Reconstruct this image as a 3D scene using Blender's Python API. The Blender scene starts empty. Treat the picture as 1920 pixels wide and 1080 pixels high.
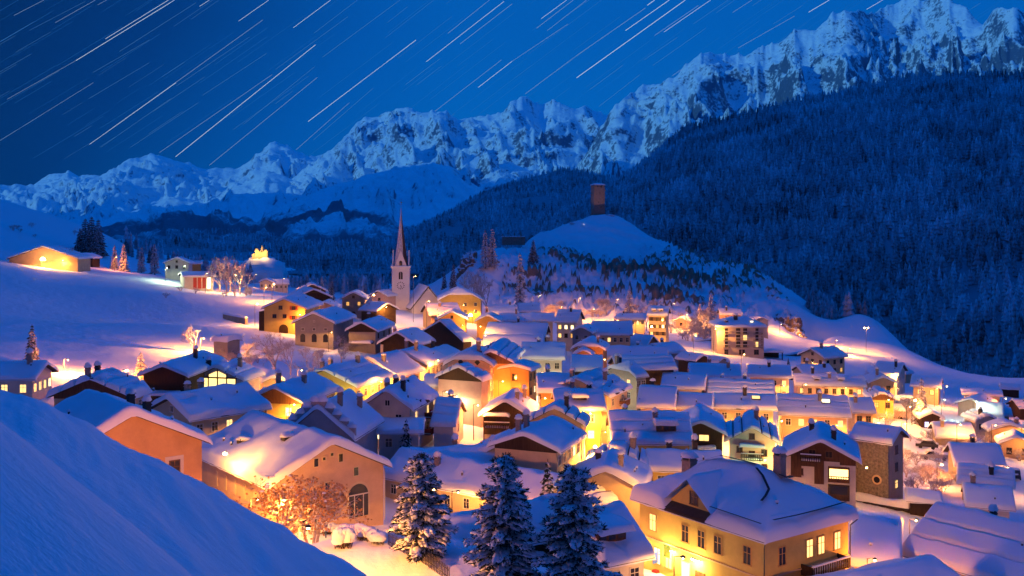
import bpy, bmesh, math, random
import numpy as np
from mathutils import Vector, Matrix
C = bpy.context.scene.collection
scene = bpy.context.scene
R = math.radians
# ---------------------------------------------------------------- camera
cam_d = bpy.data.cameras.new('camera'); cam = bpy.data.objects.new('camera', cam_d); C.objects.link(cam)
cam.location = (0, 0, 40.8); cam.rotation_euler = (R(90), 0, 0)
cam_d.sensor_width = 36; cam_d.lens = 1867.0 / 1920 * 36; cam_d.shift_y = -110.0 / 1920
cam_d.clip_start = 0.5; cam_d.clip_end = 80000
scene.camera = cam
# ---------------------------------------------------------------- night sky (deep blue dusk, darker to the left and upward)
world = bpy.data.worlds.new('World'); scene.world = world; world.use_nodes = True
nt = world.node_tree; nt.nodes.clear()
def wn(t, **k):
    n = nt.nodes.new(t)
    for a, b in k.items(): setattr(n, a, b)
    return n
MOON_EL, MOON_DIR = 17.0, Vector((0.90, 0.40, 0)).normalized()       # the way the moonlight travels
tc = wn('ShaderNodeTexCoord')
sep = wn('ShaderNodeSeparateXYZ'); nt.links.new(tc.outputs['Generated'], sep.inputs[0])
az = wn('ShaderNodeMath', operation='ARCTAN2'); nt.links.new(sep.outputs['X'], az.inputs[0]); nt.links.new(sep.outputs['Y'], az.inputs[1])
mr = wn('ShaderNodeMapRange', clamp=True); nt.links.new(az.outputs[0], mr.inputs['Value'])
mr.inputs['From Min'].default_value = -0.55; mr.inputs['From Max'].default_value = -0.05; mr.inputs['To Max'].default_value = 0.62
mr2 = wn('ShaderNodeMapRange', clamp=True); nt.links.new(az.outputs[0], mr2.inputs['Value'])
mr2.inputs['From Min'].default_value = -0.95; mr2.inputs['From Max'].default_value = -1.7; mr2.inputs['To Max'].default_value = 0.9
mx = wn('ShaderNodeMath', operation='MAXIMUM'); nt.links.new(mr.outputs[0], mx.inputs[0]); nt.links.new(mr2.outputs[0], mx.inputs[1])
el1 = wn('ShaderNodeMapRange', clamp=True); nt.links.new(sep.outputs['Z'], el1.inputs['Value'])
el1.inputs['From Min'].default_value = 0; el1.inputs['From Max'].default_value = 0.2; el1.inputs['To Min'].default_value = 0.13; el1.inputs['To Max'].default_value = -0.06
el2 = wn('ShaderNodeMapRange', clamp=True); nt.links.new(sep.outputs['Z'], el2.inputs['Value'])
el2.inputs['From Min'].default_value = 0.3; el2.inputs['From Max'].default_value = 0.9; el2.inputs['To Min'].default_value = 0; el2.inputs['To Max'].default_value = 0.75
elev = wn('ShaderNodeMath', operation='ADD'); nt.links.new(el1.outputs[0], elev.inputs[0]); nt.links.new(el2.outputs[0], elev.inputs[1])
sub = wn('ShaderNodeMath', operation='ADD'); nt.links.new(mx.outputs[0], sub.inputs[0]); nt.links.new(elev.outputs[0], sub.inputs[1])
ramp = wn('ShaderNodeValToRGB'); nt.links.new(sub.outputs[0], ramp.inputs[0])
cr = ramp.color_ramp; cr.elements[0].position = 0.0; cr.elements[0].color = (0.0, 0.002, 0.022, 1)
cr.elements[1].position = 1.0; cr.elements[1].color = (0.0, 0.145, 0.86, 1)
e = cr.elements.new(0.22); e.color = (0.0, 0.030, 0.17, 1)
e = cr.elements.new(0.45); e.color = (0.0, 0.105, 0.47, 1)
e = cr.elements.new(0.66); e.color = (0.0, 0.15, 0.60, 1)
sky = wn('ShaderNodeTexSky', sky_type='NISHITA', sun_disc=False)
sky.sun_elevation = R(MOON_EL); sky.sun_rotation = math.atan2(-MOON_DIR.x, -MOON_DIR.y)
tint = wn('ShaderNodeMix', data_type='RGBA', blend_type='MULTIPLY'); tint.inputs['Factor'].default_value = 1
nt.links.new(sky.outputs[0], tint.inputs['A']); tint.inputs['B'].default_value = (0.0, 0.10, 0.30, 1)
b1 = wn('ShaderNodeBackground'); nt.links.new(ramp.outputs[0], b1.inputs[0]); b1.inputs[1].default_value = 0.86
b2 = wn('ShaderNodeBackground'); nt.links.new(tint.outputs['Result'], b2.inputs[0]); b2.inputs[1].default_value = 0.02
add = wn('ShaderNodeAddShader'); nt.links.new(b1.outputs[0], add.inputs[0]); nt.links.new(b2.outputs[0], add.inputs[1])
wo = wn('ShaderNodeOutputWorld'); nt.links.new(add.outputs[0], wo.inputs[0])
# ---------------------------------------------------------------- the moon, low behind the viewer on the left
sun_d = bpy.data.lights.new('moon', 'SUN'); sun = bpy.data.objects.new('moon', sun_d); C.objects.link(sun)
sun_d.energy = 2.5; sun_d.angle = R(0.5); sun_d.color = (0.14, 0.40, 0.52)
v = MOON_DIR * math.cos(R(MOON_EL)); v = Vector((v.x, v.y, -math.sin(R(MOON_EL))))
sun.rotation_euler = v.to_track_quat('-Z', 'Y').to_euler()
scene.view_settings.view_transform = 'Standard'; scene.view_settings.look = 'None'
scene.view_settings.exposure = 0; scene.view_settings.gamma = 1
scene.cycles.max_bounces = 6; scene.cycles.diffuse_bounces = 3; scene.cycles.glossy_bounces = 2
scene.cycles.sample_clamp_indirect = 4.0
scene.cycles.use_light_tree = True
# ---------------------------------------------------------------- helpers
MATS = {}
def mat(name, col, rough=0.8, var=0.0, scale=1.0, bump=0.0, bscale=4.0, emit=None, estr=1.0, stretch=None, col2=None, spec=0.3):
    if name in MATS: return MATS[name]
    m = bpy.data.materials.new(name); m.use_nodes = True; t = m.node_tree; p = t.nodes['Principled BSDF']
    p.inputs['Base Color'].default_value = (*col, 1); p.inputs['Roughness'].default_value = rough
    p.inputs['Specular IOR Level'].default_value = spec
    if var or bump or col2:
        g = t.nodes.new('ShaderNodeTexCoord'); src = g.outputs['Object']
        if stretch:
            mp = t.nodes.new('ShaderNodeMapping'); mp.inputs['Scale'].default_value = stretch; t.links.new(src, mp.inputs[0]); src = mp.outputs[0]
    if var or col2:
        n = t.nodes.new('ShaderNodeTexNoise'); n.inputs['Scale'].default_value = scale; n.inputs['Detail'].default_value = 6; n.inputs['Roughness'].default_value = .65
        t.links.new(src, n.inputs['Vector'])
        r = t.nodes.new('ShaderNodeValToRGB'); t.links.new(n.outputs['Fac'], r.inputs[0])
        c2 = col2 or tuple(max(0, c * (1 - var)) for c in col)
        r.color_ramp.elements[0].position = .3; r.color_ramp.elements[0].color = (*c2, 1)
        r.color_ramp.elements[1].position = .65; r.color_ramp.elements[1].color = (*col, 1)
        t.links.new(r.outputs[0], p.inputs['Base Color'])
    if bump:
        n = t.nodes.new('ShaderNodeTexNoise'); n.inputs['Scale'].default_value = bscale; n.inputs['Detail'].default_value = 5
        t.links.new(src, n.inputs['Vector'])
        b = t.nodes.new('ShaderNodeBump'); b.inputs['Strength'].default_value = bump; b.inputs['Distance'].default_value = .1
        t.links.new(n.outputs['Fac'], b.inputs['Height']); t.links.new(b.outputs[0], p.inputs['Normal'])
    if emit:
        p.inputs['Emission Color'].default_value = (*emit, 1); p.inputs['Emission Strength'].default_value = estr
    MATS[name] = m; return m
SNOW = mat('snow', (.80, .82, .85), .65, bump=.25, bscale=1.3, spec=.2)
SNOWT = mat('tree_snow', (.74, .77, .82), .7, bump=.4, bscale=6, spec=.2)
WALLC = dict(white=(.64, .58, .50), cream=(.64, .49, .29), peach=(.62, .41, .25), orange=(.64, .36, .15), ochre=(.60, .33, .10), yellow=(.64, .47, .13), pink=(.60, .43, .35), mauve=(.46, .40, .38), grey=(.36, .33, .28))
def wallmat(k):
    if k == 'wood': return mat('dark_timber', (.060, .034, .020), .85, var=.6, scale=1.2, stretch=(6, 6, .5), bump=.5, bscale=3)
    if k == 'stone': return mat('rubble_stone', (.30, .26, .21), .95, col2=(.10, .085, .07), scale=2.6, bump=1.0, bscale=3.0)
    return mat('plaster_' + k, WALLC[k], .9, var=.22, scale=.45, bump=.15, bscale=5)
WOOD = mat('brown_boards', (.17, .075, .032), .8, var=.55, scale=1.0, stretch=(5, 5, .5))
DARKW = mat('roof_boards', (.060, .038, .026), .85, var=.4, scale=2)
SLATE = mat('roof_slate', (.05, .045, .045), .8, var=.4, scale=3)
FRAME = mat('window_frame_white', (.62, .58, .50), .6)
FRAMED = mat('window_frame_brown', (.10, .05, .025), .6)
OCHREF = mat('ochre_surround', (.55, .33, .10), .8)
GLASS = mat('dark_glass', (.015, .014, .018), .12, spec=.5)
LIT = [mat('lit_glass_%d' % k, (.3, .2, .1), .4, emit=c, estr=s) for k, (c, s) in enumerate([((1, .62, .20), 1.9), ((1, .50, .12), 1.1), ((1, .80, .42), 2.6)])]
LITB = mat('lit_glass_bluish', (.2, .2, .3), .4, emit=(.45, .55, 1.0), estr=2.2)
LITW = mat('lit_glass_white', (.3, .3, .2), .4, emit=(1, .88, .55), estr=3.2)
SHUTR = mat('shutter_red', (.30, .035, .025), .7)
SHUTB = mat('shutter_brown', (.12, .07, .04), .7)
METAL = mat('dark_metal', (.03, .03, .032), .45)
CHIM = mat('chimney_plaster', (.38, .30, .24), .9, var=.4, scale=3)
CHIMD = mat('chimney_dark', (.05, .045, .045), .8)
BULB = mat('lamp_bulb', (1, .8, .5), .4, emit=(1, .62, .22), estr=60)
BULBW = mat('lamp_bulb_white', (1, 1, .9), .4, emit=(.9, 1, .75), estr=50)
class MB:
    def __init__(s): s.v = []; s.f = []; s.m = []
    def quad(s, a, b, c, d, mi=0): s.poly([a, b, c, d], mi)
    def poly(s, pts, mi=0):
        k = len(s.v); s.v += [tuple(p) for p in pts]; s.f.append(tuple(range(k, k + len(pts)))); s.m.append(mi)
    def box(s, x0, x1, y0, y1, z0, z1, mi=0, M=None):
        k = len(s.v); P = [(x, y, z) for z in (z0, z1) for y in (y0, y1) for x in (x0, x1)]
        if M is not None: P = [tuple(M @ Vector(p)) for p in P]
        s.v += P
        for f in ((0, 2, 3, 1), (4, 5, 7, 6), (0, 1, 5, 4), (2, 6, 7, 3), (0, 4, 6, 2), (1, 3, 7, 5)): s.f.append(tuple(k + i for i in f)); s.m.append(mi)
    def prism(s, pts, ax, a0, a1, mi=0):
        """pts: 2d outline; extruded along axis ax from a0 to a1"""
        n = len(pts)
        def p3(p, a):
            return (a, p[0], p[1]) if ax == 0 else ((p[0], a, p[1]) if ax == 1 else (p[0], p[1], a))
        k = len(s.v); s.v += [p3(p, a0) for p in pts] + [p3(p, a1) for p in pts]
        s.f.append(tuple(range(k, k + n))); s.m.append(mi); s.f.append(tuple(range(k + 2 * n - 1, k + n - 1, -1))); s.m.append(mi)
        for i in range(n):
            j = (i + 1) % n; s.f.append((k + i, k + n + i, k + n + j, k + j)); s.m.append(mi)
    def tube(s, p0, p1, r0, r1, n=5, mi=0, cap=False):
        p0 = Vector(p0); p1 = Vector(p1); d = (p1 - p0)
        if d.length < 1e-6: return
        d.normalize(); a = d.orthogonal().normalized(); b = d.cross(a); k = len(s.v)
        for p, r in ((p0, r0), (p1, r1)):
            for i in range(n):
                t = 2 * math.pi * i / n; s.v.append(tuple(p + (a * math.cos(t) + b * math.sin(t)) * r))
        for i in range(n):
            j = (i + 1) % n; s.f.append((k + i, k + j, k + n + j, k + n + i)); s.m.append(mi)
        if cap: s.f.append(tuple(range(k + n, k + 2 * n))); s.m.append(mi)
    def blob(s, c, rx, ry, rz, rnd, mi=0, seg=7, rings=4, flat=.35):
        """snow lump: a squashed uneven dome"""
        k = len(s.v); c = Vector(c); s.v.append((c.x, c.y, c.z + rz))
        for r in range(1, rings + 1):
            t = r / rings * math.pi * .62
            for i in range(seg):
                a = 2 * math.pi * (i + .5 * (r % 2)) / seg; q = rnd.uniform(.84, 1.14)
                s.v.append((c.x + rx * math.sin(t) * math.cos(a) * q, c.y + ry * math.sin(t) * math.sin(a) * q, c.z + rz * math.cos(t) * (1 if math.cos(t) > 0 else flat) * q))
        for i in range(seg): s.f.append((k, k + 1 + i, k + 1 + (i + 1) % seg)); s.m.append(mi)
        for r in range(rings - 1):
            o = k + 1 + r * seg
            for i in range(seg):
                j = (i + 1) % seg; s.f.append((o + i, o + seg + i, o + seg + j, o + j)); s.m.append(mi)
        o = k + 1 + (rings - 1) * seg; s.f.append(tuple(o + i for i in range(seg))); s.m.append(mi)
    def mesh(s, name, mats, smooth=False):
        me = bpy.data.meshes.new(name); me.from_pydata(s.v, [], s.f)
        for m in (mats if isinstance(mats, (list, tuple)) else [mats]): me.materials.append(m)
        if any(s.m): me.polygons.foreach_set('material_index', s.m)
        if smooth: me.polygons.foreach_set('use_smooth', [True] * len(s.f))
        me.update(); return me
    def build(s, name, mats, parent=None, smooth=False, loc=None, rz=0):
        return put(name, s.mesh(name, mats, smooth), parent, loc, rz)
def put(name, me, parent=None, loc=None, rz=0):
    o = bpy.data.objects.new(name, me); C.objects.link(o)
    if parent is not None: o.parent = parent
    if loc is not None: o.location = loc
    if rz: o.rotation_euler = (0, 0, rz)
    return o
def tag(o, label=None, cat=None, group=None, kind=None):
    if label: o['label'] = label
    if cat: o['category'] = cat
    if group: o['group'] = group
    if kind: o['kind'] = kind
    return o
def thing(name, label, cat, loc, rz=0, group=None):
    o = put(name, None, None, loc, rz); return tag(o, label, cat, group)
def np_mesh(name, v, f, mats, smooth=True, mi=None, attr=None):
    """v (n,3), f (m,k) arrays"""
    me = bpy.data.meshes.new(name); n, k = f.shape
    me.vertices.add(len(v)); me.vertices.foreach_set('co', np.ascontiguousarray(v, np.float32).ravel())
    me.loops.add(n * k); me.loops.foreach_set('vertex_index', np.ascontiguousarray(f, np.int32).ravel())
    me.polygons.add(n); me.polygons.foreach_set('loop_start', np.arange(0, n * k, k, dtype=np.int32))
    if smooth: me.polygons.foreach_set('use_smooth', np.ones(n, bool))
    for m in (mats if isinstance(mats, (list, tuple)) else [mats]): me.materials.append(m)
    if mi is not None: me.polygons.foreach_set('material_index', mi.astype(np.int32))
    me.update(calc_edges=True); me.validate()
    if attr:
        for nm, arr in attr.items():
            a = me.attributes.new(nm, 'FLOAT', 'POINT'); a.data.foreach_set('value', arr.astype(np.float32).ravel())
    return me
def grid_faces(nr, nc):
    i = np.arange(nr - 1)[:, None] * nc + np.arange(nc - 1)[None, :]
    return np.stack([i, i + 1, i + nc + 1, i + nc], -1).reshape(-1, 4)
# ---------------------------------------------------------------- ground shape (numpy, shared by every builder)
F = 1867.0; S = 1.2; CAM_Z = 34.0 * S; HZ = 430.0
def W(px, py, D):
    """world point that stands D metres ahead and shows at photo pixel px, py"""
    return np.array([(px - 960.0) / F * D, D, CAM_Z - (py - HZ) / F * D])
def hash2(ix, iy, seed):
    h = (ix.astype(np.int64) * 374761393 + iy.astype(np.int64) * 668265263 + seed * 1442695041) & 0xffffffff
    h = ((h ^ (h >> 13)) * 1274126177) & 0xffffffff
    h = h ^ (h >> 16)
    return (h & 0xffffff) / float(0xffffff) * 2 - 1
def vnoise(x, y, seed=0):
    x = np.asarray(x, float); y = np.asarray(y, float)
    ix = np.floor(x); iy = np.floor(y); fx = x - ix; fy = y - iy
    u = fx * fx * fx * (fx * (fx * 6 - 15) + 10); v = fy * fy * fy * (fy * (fy * 6 - 15) + 10)
    def g(dx, dy):
        a = hash2(ix + dx, iy + dy, seed) * math.pi
        return np.cos(a) * (fx - dx) + np.sin(a) * (fy - dy)
    return ((g(0, 0) * (1 - u) + g(1, 0) * u) * (1 - v) + (g(0, 1) * (1 - u) + g(1, 1) * u) * v) * 1.5
def fbm(x, y, seed=0, octv=5, gain=0.5, lac=2.03):
    s = 0; a = 1.0
    for k in range(octv):
        s = s + a * vnoise(x, y, seed + k * 17); x = x * lac + 3.1; y = y * lac + 1.7; a *= gain
    return s
def ridged(x, y, seed=0, octv=5, gain=0.55, lac=2.05):
    s = 0; a = 1.0; w = 1.0
    for k in range(octv):
        n = 1 - np.abs(vnoise(x, y, seed + k * 31)) * 1.6
        n = np.clip(n, 0, 1) ** 2 * w
        w = np.clip(n * 1.6, 0, 1); s = s + a * n; x = x * lac + 5.2; y = y * lac + 1.3; a *= gain
    return s
def plane_z(x, y):
    return 4.0 * S - 0.11 * x
GP = []                                             # control points: x, y, height above the sloping plane
def gp(px, py, D):
    p = W(px, py, D * S); GP.append((p[0], p[1], p[2] - plane_z(p[0], p[1])))
def gw(px, D, res):
    D = D * S; GP.append(((px - 960.0) / F * D, D, res))
def gz(px, D, z):
    D = D * S; z = z * S; x = (px - 960.0) / F * D; GP.append((x, D, z - plane_z(x, D)))
# the snow bank beside the viewpoint and its drop to the village
for a in [(-250, 655, 24), (0, 738, 28), (170, 800, 30), (340, 892, 33), (420, 930, 35), (500, 977, 38), (600, 1030, 41), (690, 1082, 45), (0, 1000, 14), (200, 1080, 12.5),
          (0, 850, 20), (150, 920, 20), (300, 1000, 22), (420, 1080, 22), (550, 1085, 32)]: gp(*a)
for a in [(-300, 42, 22), (0, 50, 16.5), (170, 52, 14), (340, 55, 11), (500, 60, 10.0), (600, 64, 10.5), (690, 64, 9.0), (0, 70, 13.5), (300, 74, 9.5), (500, 78, 8.0),
          (-300, 3, 33.5), (960, 0.5, 31.8), (960, 12, 25), (960, 25, 19), (960, 40, 13), (1300, 25, 18), (1300, 45, 9.5), (1900, 30, 12), (2200, 12, 20), (2000, 60, -3)]: gz(*a)
for a in [(700, 1050, 70), (760, 1062, 68), (830, 1085, 66), (640, 1010, 74), (720, 1010, 84), (940, 1112, 63), (1075, 1128, 63)]: gp(*a)
for D in (90, 125, 170, 225, 290, 340):
    for px in (300, 700, 960, 1250, 1600, 2000): gw(px, D, 0.0)
# hillside on the left, the valley floor behind the village
for a in [(75, 492, 345), (0, 486, 330), (200, 512, 335), (370, 543, 330), (-200, 440, 330), (0, 372, 560), (60, 392, 560), (130, 415, 560), (200, 440, 545), (250, 478, 540),
          (-150, 330, 560), (-300, 300, 540), (320, 505, 520), (170, 478, 430), (60, 440, 440), (100, 600, 230), (0, 560, 240), (250, 600, 260)]: gp(*a)
for a in [(-300, 900, 60), (100, 750, 15), (300, 700, 2), (500, 620, -4), (500, 900, -18), (700, 520, 2), (700, 700, -10), (800, 600, -8), (640, 1000, -16), (800, 1000, -22), (400, 1500, -30),
          (800, 1600, -35), (0, 1500, -10), (1200, 1500, -60), (1900, 1400, -80), (1000, 800, -22), (1300, 850, -45), (1500, 700, -45), (1700, 620, -55), (1950, 540, -60), (2200, 700, -80), (1300, 2500, -40),
          (500, 3000, -30), (0, 4000, -20), (1900, 2500, -60), (2300, 420, -45), (2300, 250, -24)]: gz(*a)
# right hand knoll, lit road and the convex edge of the snow slope
for a in [(1560, 632, 400), (1600, 590, 450), (1640, 600, 450), (1670, 640, 430), (1700, 655, 385), (1760, 683, 375), (1820, 710, 340), (1900, 742, 310), (1960, 765, 300), (1640, 668, 350), (1600, 660, 360), (1520, 650, 400)]: gp(*a)
for a in [(1560, 540, -14), (1640, 530, -34), (1720, 500, -46), (1800, 450, -46), (1920, 390, -42)]: gz(*a)
# the castle hill
for a in [(870, 570, 400), (940, 580, 392), (1000, 590, 388), (1080, 597, 384), (1160, 597, 380), (1240, 602, 374), (1320, 616, 368), (1400, 628, 362), (1480, 645, 366),
          (905, 520, 425), (960, 540, 428), (1040, 545, 428), (1120, 550, 424), (1200, 560, 415), (1280, 575, 405), (1360, 586, 398), (1440, 597, 396),
          (878, 494, 448), (940, 480, 470), (1000, 472, 500), (1060, 462, 520), (1110, 470, 520), (1180, 488, 505), (1260, 510, 485), (1340, 532, 462), (1420, 553, 440), (1470, 582, 425),
          (900, 470, 500), (1000, 444, 570), (1060, 420, 597), (1100, 407, 612), (1122, 403, 620), (1160, 408, 622), (1200, 430, 612), (1250, 458, 590), (1330, 498, 550), (1400, 507, 530), (1448, 532, 495), (1470, 558, 455), (1498, 596, 425), (1505, 625, 420),
          (1110, 440, 560), (1180, 445, 570)]: gp(*a)
for a in [(850, 450, 3), (845, 520, -2), (855, 400, 4.5), (900, 590, -5), (1000, 670, -8), (1060, 720, -10), (1122, 740, -14), (1200, 730, -16), (1300, 680, -22), (1400, 650, -28), (1500, 580, -26), (1530, 460, -14), (1528, 420, -14)]: gz(*a)
GP = np.array(GP)
RBF_C = 7.0
_d = np.hypot(GP[:, None, 0] - GP[None, :, 0], GP[:, None, 1] - GP[None, :, 1])
_K = np.sqrt(_d ** 2 + RBF_C ** 2); _n = len(GP)
_A = np.zeros((_n + 1, _n + 1)); _A[:_n, :_n] = _K - np.eye(_n) * 0.05; _A[:_n, _n] = 1; _A[_n, :_n] = 1
_w = np.linalg.solve(_A, np.append(GP[:, 2], 0.0))
def ground_z(x, y):
    x = np.atleast_1d(np.asarray(x, float)); y = np.atleast_1d(np.asarray(y, float)); out = np.empty(x.shape)
    xf = x.ravel(); yf = y.ravel(); of = out.ravel()
    for i in range(0, len(xf), 20000):
        k = np.sqrt((xf[i:i + 20000, None] - GP[None, :, 0]) ** 2 + (yf[i:i + 20000, None] - GP[None, :, 1]) ** 2 + RBF_C ** 2)
        of[i:i + 20000] = k @ _w[:_n] + _w[_n]
    return of.reshape(x.shape) + plane_z(x, y)
def gz1(x, y): return float(ground_z(x, y)[0])
def ground_at(px, py, d0=60, d1=1500):
    """nearest ground point that shows at the pixel, looking outward from d0 metres"""
    D = np.geomspace(d0, d1, 500); x = (px - 960) / F * D; z = CAM_Z - (py - HZ) / F * D
    k = np.argmax(z < ground_z(x, D))
    return float(x[k]), float(D[k]), float(ground_z(x[k], D[k])[0])
# ---------------------------------------------------------------- materials of the land
def land_mat(name, rock, rock2, lo, hi, nscale, snow=(.80, .82, .85), wood=None, bumpd=2.0, bscale=.05, attr=True, wz=1.0, w1=.55, w2=.35, f2=5):
    """snow with rock where it is steep; wood = (z0, z1): dark conifer cover below that height"""
    m = bpy.data.materials.new(name); m.use_nodes = True; t = m.node_tree; L = t.links; N = t.nodes; p = N['Principled BSDF']
    p.inputs['Roughness'].default_value = .8; p.inputs['Specular IOR Level'].default_value = .1
    geo = N.new('ShaderNodeNewGeometry'); sp = N.new('ShaderNodeSeparateXYZ'); L.new(geo.outputs['Normal'], sp.inputs[0])
    def noise(sc, det=6, rough=.62, stretch=None):
        n = N.new('ShaderNodeTexNoise'); n.inputs['Scale'].default_value = sc; n.inputs['Detail'].default_value = det; n.inputs['Roughness'].default_value = rough
        if stretch:
            mp = N.new('ShaderNodeMapping'); mp.inputs['Scale'].default_value = stretch; L.new(geo.outputs['Position'], mp.inputs[0]); L.new(mp.outputs[0], n.inputs['Vector'])
        else: L.new(geo.outputs['Position'], n.inputs['Vector'])
        return n.outputs['Fac']
    def mth(op, a, b):
        n = N.new('ShaderNodeMath'); n.operation = op
        for i, q in enumerate((a, b)):
            if isinstance(q, (int, float)): n.inputs[i].default_value = q
            else: L.new(q, n.inputs[i])
        return n.outputs[0]
    def rng(x, a, b):
        n = N.new('ShaderNodeMapRange'); n.clamp = True; L.new(x, n.inputs[0]); n.inputs[1].default_value = a; n.inputs[2].default_value = b; return n.outputs[0]
    def mix(f, a, b):
        n = N.new('ShaderNodeMix'); n.data_type = 'RGBA'; L.new(f, n.inputs['Factor'])
        for k, q in (('A', a), ('B', b)):
            if isinstance(q, tuple): n.inputs[k].default_value = (*q, 1)
            else: L.new(q, n.inputs[k])
        return n.outputs['Result']
    n1 = noise(nscale); n2 = noise(nscale * f2, 5)
    s = mth('ADD', mth('MULTIPLY', sp.outputs['Z'], wz), mth('MULTIPLY', mth('SUBTRACT', n1, .5), w1))
    s = mth('ADD', s, mth('MULTIPLY', mth('SUBTRACT', n2, .5), w2))
    if attr:
        at = N.new('ShaderNodeAttribute'); at.attribute_name = 'rocky'; s = mth('SUBTRACT', s, at.outputs['Fac'])
    f = rng(s, lo, hi)
    rc = mix(n2, rock, rock2)
    col = mix(f, rc, snow)
    if wood:
        ps = N.new('ShaderNodeSeparateXYZ'); L.new(geo.outputs['Position'], ps.inputs[0])
        wn_ = noise(.0016, 5, .6); ws = noise(wood[2], 3, .7, (1, 1, .45)); 
        h = mth('ADD', ps.outputs['Z'], mth('MULTIPLY', mth('SUBTRACT', wn_, .5), (wood[1] - wood[0]) * 3.2))
        k = mth('SUBTRACT', 1.0, rng(h, wood[0], wood[1]))
        k2 = rng(mth('ADD', mth('MULTIPLY', k, .75), mth('MULTIPLY', ws, .5)), .55, .72)
        tree = mix(ws, (.04, .075, .09), (.22, .28, .34))
        col = mix(k2, col, tree)
    L.new(col, p.inputs['Base Color'])
    b = N.new('ShaderNodeBump'); b.inputs['Strength'].default_value = .8; b.inputs['Distance'].default_value = bumpd
    L.new(noise(bscale, 7, .6), b.inputs['Height']); L.new(b.outputs[0], p.inputs['Normal'])
    return m
# ---------------------------------------------------------------- the ground: one sheet, fine near the viewer and in the castle hill
cols = np.concatenate([np.linspace(-900, -60, 60)[:-1], np.arange(-60, 1990, 3.4), np.linspace(1990, 2900, 60)])
rows = np.concatenate([np.geomspace(0.6, 90, 170)[:-1], np.geomspace(90, 470, 190)[:-1], np.arange(470, 800, 2.3), np.geomspace(800, 5200, 90)])
PX, DD = np.meshgrid(cols, rows); GX = (PX - 960) / F * DD
GZ = ground_z(GX, DD)
hillm = np.clip(1 - (((PX - 1190) / 340) ** 2) ** 2, 0, 1) * np.clip((DD - 450) / 20, 0, 1) * np.clip((760 - DD) / 60, 0, 1)
band = np.clip(1.25 - np.abs(GZ - (13 + 7 * vnoise(GX / 45, DD / 45, 5))) / 15, 0, 1)         # rock bands across the lower face
rg = ridged(GX / 8 + .25 * GZ, GZ / 2.0 + DD / 25, 11, 5); rg2 = fbm(GX / 40, DD / 30, 4, 4)
rocky = hillm * np.clip((rg - .95 + .55 * rg2) * 2.6, 0, 1) * (band * .95 + .06)
cliff = np.clip(1 - np.abs(PX - 880) / 22, 0, 1) * hillm + np.clip((PX - 1462) / 20, 0, 1) * hillm * .5
rocky = np.clip(rocky + cliff * .55 * np.clip(rg * 1.2, 0, 1), 0, 1)
GZ2 = GZ + hillm * (2.0 * fbm(GX / 18, DD / 18, 3, 5) + 1.5 * (ridged(GX / 22, DD / 9 + GX / 60, 13, 4) - .5) * np.clip(band + .15, 0, 1) + 3.4 * rocky * (.4 + rg)) + .16 * fbm(GX / 5, DD / 5, 8, 4) * np.clip(DD / 30, .25, 1) + .22 * fbm(GX / 2.6 + DD / 6, DD / 7, 18, 4) * np.clip((70 - DD) / 20, 0, 1) * np.clip(DD / 18, .1, 1)
far = np.clip((DD - 560) / 500, 0, 1); GZ2 = GZ2 + far * (1 - hillm) * 9 * fbm(GX / 140, DD / 140, 21, 4)
ground = put('ground', np_mesh('ground', np.stack([GX, DD, GZ2], -1).reshape(-1, 3), grid_faces(*PX.shape), land_mat('snowy_ground', (.38, .28, .20), (.13, .095, .07), .28, .42, .35, bumpd=.25, bscale=.5), attr={'rocky': rocky * 1.15}))
tag(ground, kind='structure')
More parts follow.
